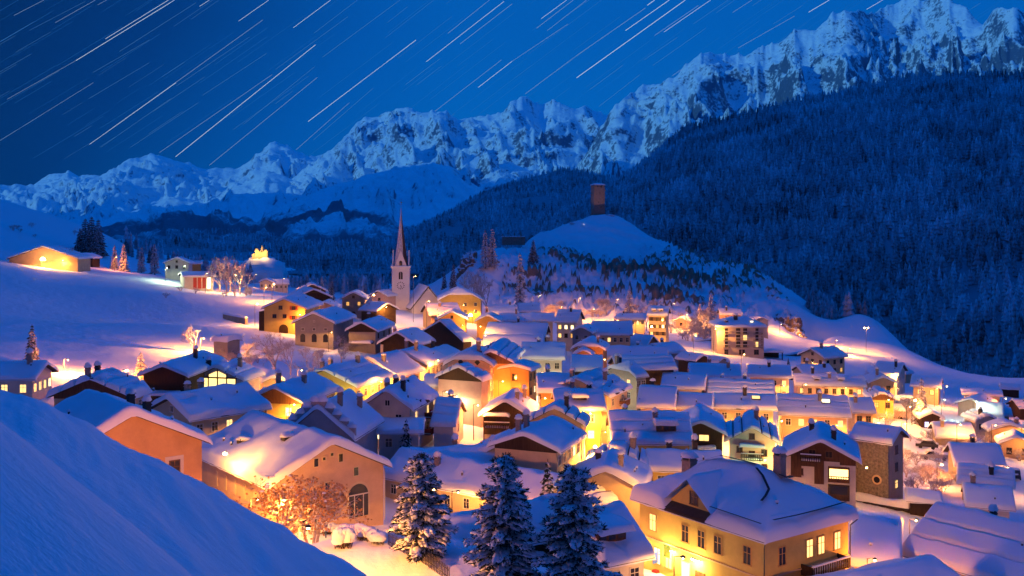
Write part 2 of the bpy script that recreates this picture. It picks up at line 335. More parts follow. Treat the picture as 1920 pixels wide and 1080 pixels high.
# the slope the viewer stands on goes on behind: the side of the valley, whose height keeps the moon off the village
# ---------------------------------------------------------------- mountains
def interp(sil, px):
    a = np.array(sil, float); return np.interp(px, a[:, 0], a[:, 1])
def mountain(name, sil, Dr, Df, zf, material, p0, p1, step=4.0, nt_=150, spur=.5, spurf=1 / 130., jag=3.0, seed=1, shape=1.9, back=.35, detail=1.0, dvar=.12, slant=1.0):
    px = np.arange(p0, p1 + step, step); ts = np.concatenate([np.linspace(0, 1, nt_), 1 + np.linspace(0, back, 14)[1:]])
    P, Tt = np.meshgrid(px, ts)
    rel = np.clip(Tt, 0, 1); down = np.clip(Tt - 1, 0, None)
    Drv = (Dr if np.isscalar(Dr) else interp(Dr, P)) * (1 + dvar * fbm(P / 260, P * 0 + seed, seed + 3, 3))
    Dfv = Df if np.isscalar(Df) else interp(Df, P)
    D = Dfv + (Drv - Dfv) * Tt
    def silh(q): return interp(sil, q)
    Pd = P + slant * (1 - rel) * 210 + 40 * (1 - rel) * fbm(P / 150, Tt * 3, seed + 12, 3)     # each peak sends its spur down sideways
    py = silh(Pd) * (1 - rel ** 3) + silh(P) * rel ** 3
    sm = sum(silh(P + q) for q in np.linspace(-260, 260, 14)) / 14
    py = sm + (py - sm) * (.35 + .65 * rel)
    py = py + rel ** 14 * jag * (fbm(P / 40, P * 0 + .5, seed, 7, .62) * 1.1 - (ridged(P / 30, P * 0 + .3, seed + 2, 4, .6) - .6) * .9)
    zr = CAM_Z - (py - HZ) / F * Drv
    zfv = zf if np.isscalar(zf) else interp(zf, P)
    H = zr - zfv
    x = (P - 960) / F * D
    warp = 70 * fbm(P / 120, Tt * 2.2 + seed, seed + 9, 4)
    sp = ridged((P + warp + slant * Tt * 170) * spurf, Tt * 1.3 + seed, seed + 20, 4, .55) - .6
    sp2 = ridged((P + .5 * warp + slant * Tt * 240) * spurf * 3.3, Tt * 4 + seed, seed + 25, 4, .6) - .6
    big = fbm(x / 900, D / 900, seed + 80, 3) ; w2 = 160 * fbm(x / 500, D / 500, seed + 81, 3)
    dt = ridged((x + w2) / 380, (D + w2) / 380, seed + 40, 6, .47) - .6
    fine = fbm(x / 70, D / 70, seed + 60, 5, .65)
    env = np.sin(np.pi * np.clip(rel, 0, 1) ** 1.3) ** .7 * np.clip((1 - rel) * 4, 0, 1)
    env2 = np.clip((1 - rel) * 9, 0, 1) * np.clip(rel * 4, 0, 1)
    z = zfv + H * (rel ** shape) + H * spur * .15 * sp * env + H * .020 * detail * sp2 * env2 + env2 * H * .085 * detail * (dt + .6 * big) + env2 * H * .010 * detail * fine - down * H * 1.4
    me = np_mesh(name, np.stack([x, D, z], -1).reshape(-1, 3), grid_faces(*P.shape), material)
    o = put(name, me); tag(o, kind='structure'); return o
SNOWP = (.80, .83, .85)
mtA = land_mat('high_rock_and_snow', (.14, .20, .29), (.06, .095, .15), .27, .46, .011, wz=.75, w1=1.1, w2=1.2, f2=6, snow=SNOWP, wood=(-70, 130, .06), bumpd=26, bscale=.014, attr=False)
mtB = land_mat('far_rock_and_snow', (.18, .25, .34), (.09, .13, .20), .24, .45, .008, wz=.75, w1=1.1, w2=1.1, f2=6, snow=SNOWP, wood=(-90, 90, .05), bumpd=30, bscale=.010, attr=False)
mtS = land_mat('wooded_flank', (.14, .20, .29), (.06, .095, .15), .24, .44, .012, snow=SNOWP, wood=(-60, 170, .07), wz=.75, w1=1.1, w2=1.1, f2=6, bumpd=26, bscale=.014, attr=False)
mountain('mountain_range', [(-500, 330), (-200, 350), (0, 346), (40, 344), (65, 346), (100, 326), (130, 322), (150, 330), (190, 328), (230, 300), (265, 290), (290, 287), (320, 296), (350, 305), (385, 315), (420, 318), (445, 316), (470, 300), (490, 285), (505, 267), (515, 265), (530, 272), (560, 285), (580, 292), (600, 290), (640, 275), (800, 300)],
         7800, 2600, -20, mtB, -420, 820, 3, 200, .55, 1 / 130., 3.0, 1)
mountain('mountain_massif', [(380, 420), (480, 380), (560, 325), (610, 292), (640, 262), (670, 227), (690, 219), (720, 213), (765, 199), (790, 208), (815, 210), (838, 209), (860, 222), (900, 220), (940, 209), (965, 186), (978, 178), (990, 182), (1010, 195), (1035, 187), (1055, 197), (1080, 203), (1100, 200), (1120, 207), (1145, 222), (1250, 270), (1400, 330)],
         6000, 2300, -30, mtA, 380, 1380, 2.6, 260, .6, 1 / 140., 3.6, 7)
mountain('mountain_wall', [(1000, 420), (1060, 335), (1095, 300), (1125, 242), (1145, 212), (1165, 190), (1200, 162), (1240, 160), (1275, 135), (1300, 107), (1330, 98), (1370, 101), (1395, 100), (1430, 90), (1460, 80), (1490, 52), (1530, 56), (1560, 24), (1600, 21), (1640, 26), (1670, 6), (1720, -6), (1780, -5), (1812, 18), (1842, 42), (1868, 16), (1900, 14), (1920, 16), (2050, -20), (2400, 20)],
         4800, 1900, -50, mtA, 1000, 2380, 2.6, 260, .6, 1 / 150., 3.8, 15)
mountain('mountain_spur', [(330, 470), (400, 445), (470, 415), (530, 385), (580, 365), (640, 345), (700, 325), (760, 311), (810, 304), (850, 315), (880, 340), (910, 360), (960, 400), (1010, 440)],
         4300, 1700, -30, mtS, 330, 1010, 2.8, 180, .6, 1 / 80., 1.6, 23, 1.2, detail=.9)
mountain('mountain_spur', [(20, 440), (90, 412), (140, 395), (200, 410), (260, 395), (330, 368), (400, 372), (440, 350), (500, 322), (545, 335), (590, 360), (640, 400), (700, 445)],
         5600, 1800, -20, mtS, 20, 700, 2.8, 170, .55, 1 / 70., 1.8, 33, 1.2, detail=.8)
FOREST_A = dict(sil=[(1000, 420), (1100, 385), (1150, 350), (1200, 312), (1250, 272), (1290, 238), (1350, 227), (1450, 202), (1500, 188), (1600, 168), (1700, 145), (1760, 143), (1920, 141), (2200, 130), (2500, 150)], Dr=2100, Df=[(1000, 900), (1300, 830), (1500, 830), (1700, 760), (1900, 660), (2200, 560), (2500, 500)], zf=[(1000, -35), (1300, -50), (1500, -60), (1700, -70), (1900, -75), (2500, -75)])
FOREST_B = dict(sil=[(520, 478), (620, 465), (700, 452), (760, 441), (800, 426), (850, 397), (900, 367), (950, 347), (1000, 331), (1060, 318), (1110, 327), (1160, 340), (1250, 320), (1330, 330)], Dr=2900, Df=1150, zf=-30)
FOREST_C = dict(sil=[(130, 485), (210, 456), (300, 440), (380, 438), (450, 440), (520, 444), (600, 448), (680, 453), (760, 460), (850, 470)], Dr=2600, Df=1250, zf=-15)
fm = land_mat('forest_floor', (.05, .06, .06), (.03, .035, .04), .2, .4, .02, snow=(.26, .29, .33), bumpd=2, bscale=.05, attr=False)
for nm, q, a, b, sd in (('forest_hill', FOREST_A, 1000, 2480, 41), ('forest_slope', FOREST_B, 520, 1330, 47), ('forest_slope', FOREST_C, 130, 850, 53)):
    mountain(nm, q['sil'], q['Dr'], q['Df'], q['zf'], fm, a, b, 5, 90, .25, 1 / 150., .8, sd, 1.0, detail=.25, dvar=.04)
# near valley side, unseen behind and left of the viewer, shaped to block the moonlight
bx = np.linspace(-6400, 2600, 90); by = np.linspace(-3600, 2900, 70); BX, BY = np.meshgrid(bx, by)
d1 = (-60 - BY) / 900; d2 = np.where(BY > -60, (-.85 * np.clip(BY, 0, None) - 380 - BX) / 1500, d1)
bz = -60 + np.where(BY > -60, 1550, 3100) * np.clip(np.maximum(d1, d2), 0, 1) ** 1.05 * (1 + .12 * fbm(BX / 700, BY / 700, 77, 4)) - np.clip((BX - 300) / 2000, 0, 1) * 500 + np.where(np.maximum(d1, d2) > 0, 70, 0)
tag(put('hillside', np_mesh('hillside', np.stack([BX, BY, bz], -1).reshape(-1, 3), grid_faces(*BX.shape), mtA)), kind='structure')
# ---------------------------------------------------------------- forests: snow dusted conifers, one mass per slope
def ray_heights(objs):
    pass
FMAT = bpy.data.materials.new('snowy_conifers'); FMAT.use_nodes = True
def conifer_mat(m, snow_lo, snow_hi, dark=(.012, .024, .022), white=(.62, .65, .70), sc=.6, tall=False):
    t = m.node_tree; N = t.nodes; L = t.links; p = N['Principled BSDF']; p.inputs['Roughness'].default_value = .9; p.inputs['Specular IOR Level'].default_value = .05
    g = N.new('ShaderNodeNewGeometry'); n = N.new('ShaderNodeTexNoise'); n.inputs['Scale'].default_value = sc; n.inputs['Detail'].default_value = 4
    if tall:      # whole trees lighter or darker, and broad drifts of more and less snow
        mp = N.new('ShaderNodeMapping'); mp.inputs['Scale'].default_value = (1, 1, .22); L.new(g.outputs['Position'], mp.inputs[0]); L.new(mp.outputs[0], n.inputs['Vector'])
    else: L.new(g.outputs['Position'], n.inputs['Vector'])
    r = N.new('ShaderNodeMapRange'); r.inputs[1].default_value = snow_lo; r.inputs[2].default_value = snow_hi; fac = n.outputs['Fac']
    if tall:
        n2 = N.new('ShaderNodeTexNoise'); n2.inputs['Scale'].default_value = .009; n2.inputs['Detail'].default_value = 5; L.new(g.outputs['Position'], n2.inputs['Vector'])
        ad = N.new('ShaderNodeMath'); ad.operation = 'MULTIPLY_ADD'; L.new(n2.outputs['Fac'], ad.inputs[0]); ad.inputs[1].default_value = .9; ad.inputs[2].default_value = -.45
        a2 = N.new('ShaderNodeMath'); a2.operation = 'ADD'; L.new(fac, a2.inputs[0]); L.new(ad.outputs[0], a2.inputs[1]); fac = a2.outputs[0]
        sz = N.new('ShaderNodeSeparateXYZ'); L.new(g.outputs['Normal'], sz.inputs[0]); a3 = N.new('ShaderNodeMath'); a3.operation = 'MULTIPLY_ADD'; L.new(sz.outputs['Z'], a3.inputs[0]); a3.inputs[1].default_value = .22; L.new(fac, a3.inputs[2]); fac = a3.outputs[0]
    L.new(fac, r.inputs[0])
    x = N.new('ShaderNodeMix'); x.data_type = 'RGBA'; L.new(r.outputs[0], x.inputs['Factor']); x.inputs['A'].default_value = (*dark, 1); x.inputs['B'].default_value = (*white, 1)
    L.new(x.outputs['Result'], p.inputs['Base Color'])
conifer_mat(FMAT, .36, .92, dark=(.045, .08, .09), white=(.80, .86, .92), sc=.11, tall=True)
def tree_template(rs, tiers, sides):
    v = []; f = []
    for k in range(tiers):
        z0 = .06 + .86 * k / tiers; z1 = min(1.0, z0 + 1.55 / tiers); r = .19 * (1 - z0) ** .85 + .012
        a0 = rs.random() * 6.28; b = len(v); v.append((0, 0, z1))
        for i in range(sides):
            a = a0 + 6.2832 * i / sides; q = r * (1.15 if i % 2 else .55) * rs.uniform(.8, 1.2); v.append((q * math.cos(a), q * math.sin(a), z0 + rs.uniform(-.03, .03)))
        for i in range(sides): f.append((b, b + 1 + i, b + 1 + (i + 1) % sides))
    return np.array(v), np.array(f)
def forest(name, label, pts, hs, seed, tiers=5, sides=8):
    rs = random.Random(seed); tm = [tree_template(rs, tiers, sides) for _ in range(6)]
    rng = np.random.default_rng(seed); V = []; Fc = []; off = 0
    which = rng.integers(0, 6, len(pts)); ang = rng.random(len(pts)) * 6.28
    for k in range(6):
        s = np.where(which == k)[0]
        if not len(s): continue
        tv, tf = tm[k]; h = hs[s][:, None]; w = h * rng.uniform(.8, 1.25, (len(s), 1)); c = np.cos(ang[s])[:, None]; sn = np.sin(ang[s])[:, None]
        X = (tv[None, :, 0] * c - tv[None, :, 1] * sn) * w + pts[s][:, 0:1]; Y = (tv[None, :, 0] * sn + tv[None, :, 1] * c) * w + pts[s][:, 1:2]; Z = tv[None, :, 2] * h + pts[s][:, 2:3] - .4
        V.append(np.stack([X, Y, Z], -1).reshape(-1, 3)); Fc.append((tf[None] + (np.arange(len(s)) * len(tv))[:, None, None]).reshape(-1, 3) + off); off += len(s) * len(tv)
    o = put(name, np_mesh(name, np.concatenate(V), np.concatenate(Fc), FMAT, smooth=False))
    return tag(o, label, 'forest', kind='stuff')
def scatter_on(obj, n, seed, keep, hmin, hmax):
    me = obj.data; nv = len(me.vertices); co = np.empty(nv * 3, np.float32); me.vertices.foreach_get('co', co); co = co.reshape(-1, 3)
    nf = len(me.polygons); li = np.empty(nf * 4, np.int32); me.loops.foreach_get('vertex_index', li); q = co[li.reshape(-1, 4)]
    ctr = q.mean(1); ar = np.linalg.norm(np.cross(q[:, 2] - q[:, 0], q[:, 3] - q[:, 1]), axis=1) / 2
    w = ar * keep(ctr); w = w / w.sum(); rng = np.random.default_rng(seed); k = rng.choice(nf, n, p=w); u = rng.random((n, 1)); v = rng.random((n, 1)); Q = q[k]
    P = (Q[:, 0] * (1 - u) + Q[:, 1] * u) * (1 - v) + (Q[:, 3] * (1 - u) + Q[:, 2] * u) * v
    return P, rng.uniform(hmin, hmax, n) * (1 + .25 * rng.standard_normal(n).clip(-1.5, 1.5))
fh = [o for o in C.objects if o.name.startswith('forest_')]
def vis(c):
    px = 960 + F * c[:, 0] / c[:, 1]; return ((px > -250) & (px < 2250)).astype(float)
def clear(c, sd, sc, cut):
    return np.clip((fbm(c[:, 0] / sc, c[:, 1] / sc, sd, 3) + cut) * 6, 0, 1)
A_ = [o for o in fh if o.name == 'forest_hill'][0]; B_, C_ = [o for o in fh if o.name.startswith('forest_slope')]
P, hh = scatter_on(A_, 30000, 3, lambda c: vis(c) * clear(c, 61, 160, .95) / np.clip(c[:, 1] / 900, .6, 3) ** .5, 9.5, 17); forest('forest', 'dark conifer forest covering the steep hill on the right', P, hh, 5, 4, 6)
P, hh = scatter_on(B_, 15000, 4, lambda c: vis(c) * clear(c, 62, 260, .6), 8, 16); forest('forest', 'hazy blue conifer forest on the slope behind the castle hill', P, hh, 6, 3, 6)
P, hh = scatter_on(C_, 3600, 5, lambda c: vis(c) * clear(c, 63, 260, -.05), 8, 16); forest('forest', 'distant blue forest along the valley side behind the school', P, hh, 7, 3, 6)
# woods on the valley floor behind the church and at the foot of the right hand hill
rng_ = np.random.default_rng(9)
def floor_pts(n, p0, p1, d0, d1, sd, cut, sc=60):
    px = rng_.uniform(p0, p1, n * 3); D = rng_.uniform(d0, d1, n * 3); x = (px - 960) / F * D
    ok = fbm(x / sc, D / sc, sd, 3) + cut > 0; x = x[ok][:n]; D = D[ok][:n]; return np.stack([x, D, ground_z(x, D)], -1)
P = np.concatenate([floor_pts(700, 560, 1010, 900, 1500, 71, .10, 110), floor_pts(160, 230, 470, 560, 900, 72, .0), floor_pts(260, 540, 720, 560, 800, 73, -.10)])
forest('forest', 'dark woods on the valley floor behind the church', P, rng_.uniform(7, 14, len(P)), 8, 4, 7)
P = np.concatenate([floor_pts(900, 1520, 2100, 620, 900, 74, .35, 90), floor_pts(200, 1480, 1640, 540, 640, 75, .0)])
forest('forest', 'trees at the foot of the forest hill beyond the snow slope', P, rng_.uniform(8, 15, len(P)), 9, 4, 7)
# ---------------------------------------------------------------- star trails high in the night sky
SD = 42000.0
def sk(px, py): return Vector(W(px, py, SD))
stars = MB(); rs = random.Random(4)
def trail(x0, y0, x1, y1, w=1.0, mi=0):
    a = sk(x0, y0); b = sk(x1, y1); d = (b - a).normalized(); up = d.cross(Vector((0, 1, 0))).normalized(); wd = SD / F * .30 * w
    n = max(2, int((b - a).length / (SD / F * 60)))
    for i in range(n):
        p = a.lerp(b, i / n); q = a.lerp(b, (i + 1) / n); stars.quad(p - up * wd, q - up * wd, q + up * wd, p + up * wd, mi)
TL = """52 58 165 0 1 1|207 85 358 0 1 1|366 18 400 0 .9 1|395 146 632 0 1.3 0|285 227 655 0 1.5 0|27 372 285 227 .9 1|448 193 735 10 .8 2|895 79 1008 0 1.1 0|748 24 785 0 1.1 0|1100 104 1240 0 1.1 0|1178 124 1340 0 .7 2|1210 214 1500 0 .9 2|335 542 985 75 1.1 1|335 542 660 310 1.3 0|378 552 640 370 .7 2|598 572 1020 280 .9 1|658 588 1183 168 1.4 0|785 620 1190 290 1 1|912 467 1180 250 .7 2|1155 456 1560 150 1.3 0|1110 562 1310 385 .8 1|1175 525 1400 330 .7 2|1680 125 1835 0 .9 1|1598 232 1890 5 1.1 0|1725 165 1920 15 1 1|1520 318 1650 220 .7 2|1630 418 1880 225 .8 1|1793 328 1920 230 1.1 0|333 370 560 235 .7 2|348 272 560 150 .7 2|0 527 350 310 .8 1|760 357 1000 200 .7 2|60 195 190 120 .6 2|110 114 320 5 .6 2|2030 70 2125 0 1.1 0|2012 106 2150 0 1 1|1920 230 2130 90 .8 1|2105 70 2210 0 .6 2|2052 115 2200 0 .8 1|2427 20 2455 0 1.6 0|2345 115 2510 0 1.4 0|1970 352 2160 210 .9 1|2160 210 2420 30 1 1|2162 292 2570 0 1.6 0|2455 133 2620 20 .9 1|2490 120 2665 0 1 0|2747 47 2820 0 .8 1|3032 46 3110 0 1.3 0|3250 35 3310 0 1.1 0|2768 180 2980 60 .8 1|2520 285 2585 240 .8 1|2245 400 2400 280 .7 2|2415 225 2540 140 .7 2|2600 90 2760 -20 .6 2|2900 90 3010 20 .6 2"""
for ln in TL.split('|'):
    a = [float(q) for q in ln.split()]; trail(a[0] / 2, a[1] / 2, a[2] / 2, a[3] / 2, a[4], int(a[5]))
for k in range(330):
    x = rs.uniform(-400, 1900); y = rs.uniform(-120, 300); sl = .58 + .20 * min(1, max(0, x / 700)) - .12 * max(0, (x - 700) / 900); ln = rs.uniform(30, 150)
    trail(x, y, x + ln, y - ln * (sl + rs.uniform(-.01, .01)), rs.uniform(.3, .7), rs.choice([2, 3, 3, 3]))
SM = [mat('star_%d' % i, (0, 0, 0), 1, emit=c, estr=s) for i, (c, s) in enumerate([((.75, .88, 1.0), .95), ((.42, .62, .90), .62), ((.12, .36, .72), .62), ((.03, .20, .58), .72)])]
tag(stars.build('stars', SM), 'thin slanting star trails across the deep blue sky', 'stars', kind='stuff')
# ---------------------------------------------------------------- houses under deep snow
def edge_coords(a, b, fine, step):
    """sample positions from a to b, close together at both ends"""
    e = [q for q in fine if q < (b - a) / 2 - .05]
    n = max(1, int(round((b - a - 2 * (e[-1] if e else 0)) / step)))
    mid = list(np.linspace(a + (e[-1] if e else 0), b - (e[-1] if e else 0), n + 1))
    return np.array([a + q for q in e[:-1]] + mid + [b - q for q in reversed(e[:-1])]) if e else np.array(mid)
class Roof:
    def __init__(s, L, Wd, tp, H, hip=(0, 0), hs=1.25):
        s.L, s.W, s.tp, s.H, s.hip, s.hs = L, Wd, tp, H, hip, hs; s.rise = tp * Wd / 2
    def h(s, x, y):
        z = s.tp * (s.W / 2 - np.abs(y))
        if s.hip[0]: z = np.minimum(z, s.hip[0] * s.rise + (x + s.L / 2) * s.tp * s.hs)
        if s.hip[1]: z = np.minimum(z, s.hip[1] * s.rise + (s.L / 2 - x) * s.tp * s.hs)
        return s.H + z
def snow_mesh(rf, t, seed, near, shelf=0, ext=.12, bare=0, hole=None):
    x0, x1, y0, y1 = -rf.L / 2 - ext, rf.L / 2 + ext, -rf.W / 2 - ext, rf.W / 2 + ext
    fine = [0, .05, .14, .28, .5, .85]
    xs = edge_coords(x0, x1, fine, .7 if near else 1.3); ys = edge_coords(y0, y1, fine, .5 if near else .95)
    if shelf:
        ex = []
        for k in (1, 2):
            q = rf.W / 2 * k / 3
            for sg in (-1, 1): ex += [sg * (q + d) for d in (-.45, -.22, -.1, -.02, .02, .16, .24, .34, .55)]
        ys = np.array(sorted(set(np.round(np.concatenate([ys, ex]), 3))))
    Y, X = np.meshgrid(ys, xs)
    dx = np.minimum(X - x0, x1 - X); dy = np.minimum(Y - y0, y1 - Y); r = .16 + .26 * t
    def pil(d): q = np.clip(1 - d / r, 0, 1); return np.sqrt(np.clip(1 - q * q, 0, 1))
    k = pil(dx) * pil(dy)
    if shelf:
        q = rf.W / 2 / 3; ay = np.abs(Y); lo = np.where(ay > 2 * q, 9, np.where(ay > q, 2 * q - ay, q - ay)); hi = np.where(ay > 2 * q, ay - 2 * q, np.where(ay > q, ay - q, 9)); k = k * pil(np.clip(lo - .01, 0, 9)) * np.clip((hi - .16) / .16, 0, 1)
    Ys = np.sqrt(Y * Y + .22) - .2 * np.exp(-Y * Y)
    nz = fbm(X / 2.6 + seed * 7.3, Y / 2.6, seed + 100, 3) * .13 + fbm(X / .9 + seed, Y / .9, seed + 50, 2) * .04
    base = rf.h(X, Ys)
    if bare > 0:
        m_ = fbm(X / 3.1 + seed * 2.3, Y / 1.5 + seed, seed + 7, 3); edge_ = np.exp(-np.minimum(np.abs(Y), 9) / .9) * .25 + np.exp(-dy / .8) * .2
        k = k * np.clip((bare - m_ - edge_) * 5, 0, 1)
    if hole: k = k * np.clip(np.maximum(np.abs(X - hole[0]) - hole[1], hole[2] - Y) * 2.2, 0, 1)
    Z = base + np.maximum(t * k * (1 + .32 * fbm(X / 4.5, Y / 4.5 + seed * 3.1, seed, 2)) + nz * k, 0) - .09 * (1 - np.clip(k * 4, 0, 1))
    sag = np.clip(1 - dy / .5, 0, 1) * .10 * (1 + vnoise(X * .8 + seed, X * 0, seed)); Z -= sag
    return np_mesh('roof_snow', np.stack([X, Y, Z], -1).reshape(-1, 3), grid_faces(len(xs), len(ys))[:, ::-1], SNOW)
def deck_mesh(rf, th=.2):
    xs = np.array([-rf.L / 2] + ([-rf.L / 2 + rf.L * q for q in (.15, .3, .5, .7, .85)]) + [rf.L / 2]); ys = np.linspace(-rf.W / 2, rf.W / 2, 13)
    Y, X = np.meshgrid(ys, xs); Z = rf.h(X, Y); nx, ny = X.shape
    v = np.concatenate([np.stack([X, Y, Z], -1).reshape(-1, 3), np.stack([X, Y, Z - th], -1).reshape(-1, 3)]); n = nx * ny; g = grid_faces(nx, ny)
    f = [g[:, ::-1], g + n]; idx = np.arange(n).reshape(nx, ny)
    for e in (idx[0, :], idx[-1, ::-1], idx[::-1, 0], idx[:, -1]): f.append(np.stack([e[:-1], e[1:], e[1:] + n, e[:-1] + n], -1))
    return np_mesh('roof', v, np.concatenate(f), DARKW, smooth=False)
WIN = {}
def win_mesh(w, h, lit, style, part):
    key = (round(w, 2), round(h, 2), lit, style, part)
    if key in WIN: return WIN[key]
    b = MB(); fr = FRAMED if style in ('brown', 'chalet') else FRAME
    pane = GLASS if lit is None else (LITB if lit == 9 else LITW if lit == 8 else LIT[lit])
    def frame(mi):
        t = .10
        b.box(-w / 2 - t, w / 2 + t, -.07, 0, h, h + t, mi); b.box(-w / 2 - t, -w / 2, -.07, 0, 0, h, mi); b.box(w / 2, w / 2 + t, -.07, 0, 0, h, mi)
        b.box(-w / 2 - t - .04, w / 2 + t + .04, -.12, 0, -t, 0, mi)
        b.box(-.03, .03, -.055, -.022, 0, h, mi)
        if h > 1.1: b.box(-w / 2, -.03, -.05, -.022, h * .62, h * .62 + .05, mi); b.box(.03, w / 2, -.05, -.022, h * .62, h * .62 + .05, mi)
    def pan(mi): b.quad((-w / 2, -.02, 0), (w / 2, -.02, 0), (w / 2, -.02, h), (-w / 2, -.02, h), mi)
    if part == 'all': frame(0); pan(1); me = b.mesh('window', [fr, pane])
    elif part == 'frame': frame(0); me = b.mesh('window', [OCHREF if style == 'ochre' else fr])
    else: pan(0); me = b.mesh('pane', [pane])
    WIN[key] = me; return me
def shutter_mesh(w, h, m):
    key = ('sh', w, h, m.name)
    if key not in WIN:
        b = MB(); b.box(-w / 2, w / 2, -.06, 0, -.05, h + .05); WIN[key] = b.mesh('shutter', [m])
    return WIN[key]
def add_window(root, x, y, z, ang, w=.95, h=1.25, lit=None, style='white', near=False, shut=None):
    """the wall faces the direction ang - 90 degrees"""
    if near:
        o = put('window', win_mesh(w, h, None, style, 'frame'), root, (x, y, z), ang); put('pane', win_mesh(w, h, lit, style, 'pane'), o)
        if shut:
            for s in (-1, 1): put('shutter', shutter_mesh(round(w * .55, 2), h, shut), o, (s * (w * .5 + w * .28 + .1), -.01, 0))
    else: put('window', win_mesh(w, h, lit, style, 'all'), root, (x, y, z), ang)
def chimney(root, x, y, z, rnd, hgt=1.5, dark=False, w=.65):
    b = MB(); b.box(-w / 2, w / 2, -w / 2, w / 2, -1.2, hgt); b.box(-w / 2 - .08, w / 2 + .08, -w / 2 - .08, w / 2 + .08, hgt - .18, hgt - .06)
    for sx in (-1, 1): b.box(sx * w * .4 - .06, sx * w * .4 + .06, -w / 2, w / 2, hgt, hgt + .25)
    b.box(-w / 2 - .1, w / 2 + .1, -w / 2 - .1, w / 2 + .1, hgt + .25, hgt + .33)
    o = b.build('chimney', CHIMD if dark else CHIM, root, loc=(x, y, z), rz=rnd.uniform(0, .2))
    s = MB(); s.blob((0, 0, hgt + .3), w * .85, w * .85, .45 + rnd.random() * .35, rnd, seg=9, rings=5, flat=.15); s.build('snow_cap', SNOW, o, smooth=True)
HOUSE_INFO = []
def make_house(name, par, label, st, idx):
    x, y, g, yaw, L, Wd, pit, Hh = par; rnd = random.Random(idx * 13 + 5); near = st.get('near', 0); t = st.get('st', .55)
    cat = 'barn' if name == 'barn' else 'shed' if name in ('shed', 'hut', 'garage') else 'house'
    root = thing(name, label, cat, (x, y, g), R(yaw)); tp = math.tan(R(pit)); H = Hh - t * .55
    hip = st.get('hip', (0, 0)); rf = Roof(L, Wd, tp, H, hip, st.get('hs', 1.25)); ov = min(.75, L * .12, Wd * .1) if not st.get('fullhip') else .7
    xa, xb, yr, yl = -L / 2 + ov, L / 2 - ov, -Wd / 2 + ov, Wd / 2 - ov
    HOUSE_INFO.append((x, y, R(yaw), xb - xa, yl - yr))
    wm = wallmat(st['wall'] if st['wall'] != 'stone' else 'peach'); b = MB()
    ys = sorted(set([yr, yr * .66, yr * .33, 0, yl * .33, yl * .66, yl] + ([] if not hip[0] else list(np.linspace(yr, yl, 15)))))
    top = lambda xx, yy: float(rf.h(np.float64(xx), np.float64(yy))) - .12
    dep = -4.5
    for xx, rev in ((xa, 1), (xb, 0)):
        pts = [(xx, yr, dep)] + [(xx, yl, dep)] + [(xx, q, top(xx, q)) for q in reversed(ys)]
        b.poly(pts[::-1] if rev else pts)
    xs2 = np.linspace(xa, xb, 9)
    for yy, rev in ((yr, 0), (yl, 1)):
        pts = [(xa, yy, dep), (xb, yy, dep)] + [(q, yy, top(q, yy)) for q in xs2[::-1]]
        b.poly(pts[::-1] if rev else pts)
    b.build('wall', wm, root)
    put('roof', deck_mesh(rf), root); put('roof_snow', snow_mesh(rf, t, idx, near, st.get('shelf', 1 if idx % 4 == 1 and idx < 200 and not hip[0] else 0), .12, 0 if (st.get('shelf') or idx in (2, 7, 102, 200)) else (.95 + .25 * ((idx * .37) % 1)) if idx not in (1, 11, 97, 53) else .5, st.get('hole')), root)
    if st.get('shelf'):
        for sg in (-1, 1):
            for kq in (1, 2):
                yy = sg * (Wd / 6 * kq + .09); z = float(rf.h(0, yy)); bb = MB(); bb.box(-L / 2 + .1, L / 2 - .1, yy - .09, yy + .09, z - .08, z + .06); bb.build('snow_guard', DARKW, root)
    if st.get('gb'):
        zb = H - .35; bb = MB(); n = 14; yy = np.linspace(yr, yl, n)
        bb.prism([(yr, zb), (yl, zb)] + [(q, top(xa, q) - .06) for q in yy[::-1]], 0, xa - .09, xa + .02); bb.build('gable_boarding', WOOD if rnd.random() < .6 else wallmat('wood'), root)
    # ---- windows
    lit = st.get('lit', .12); wst = 'brown' if (st['wall'] in ('wood', 'ochre') or rnd.random() < .35) else 'white'
    shut = SHUTB if st.get('shut') else None
    def litk():
        if st.get('bluelit'): return 9
        return rnd.choice([0, 0, 1, 2]) if rnd.random() < lit else None
    def face(spec, which):
        nc, nr = spec
        for r_ in range(nr):
            z = H - 2.15 - r_ * 2.65
            for c_ in range(nc):
                u = (c_ + .5) / nc; w = .9 if nc < 6 else .8; hh = 1.2
                if which == 'A': add_window(root, xa, yl + (yr - yl) * u, z, -math.pi / 2, w, hh, litk(), wst, near, shut)
                elif which == 'R': add_window(root, xa + (xb - xa) * u, yr, z, 0, w, hh, litk(), wst, near, shut)
                else: add_window(root, xb + (xa - xb) * u, yl, z, math.pi, w, hh, litk(), wst, near, shut)
    for k in 'ARL':
        if st.get('w' + k): face(st['w' + k], k)
    if st.get('wA') and rf.rise > 2.2 and not st.get('gb') and not st.get('diamond') and not hip[0]:
        add_window(root, xa, 0, H + .35, -math.pi / 2, .7, .8, None, wst, near)
    # ---- chimneys
    for c in range(st.get('ch', 0)):
        cx = (-.28 + .56 * ((c * .618 + .17 * (idx % 5)) % 1)) * L; cy = rnd.choice([-1, 1]) * rnd.uniform(.08, .26) * Wd
        chimney(root, cx, cy, float(rf.h(cx, cy)) + t * .6, rnd, rnd.uniform(.9, 1.7), rnd.random() < .35)
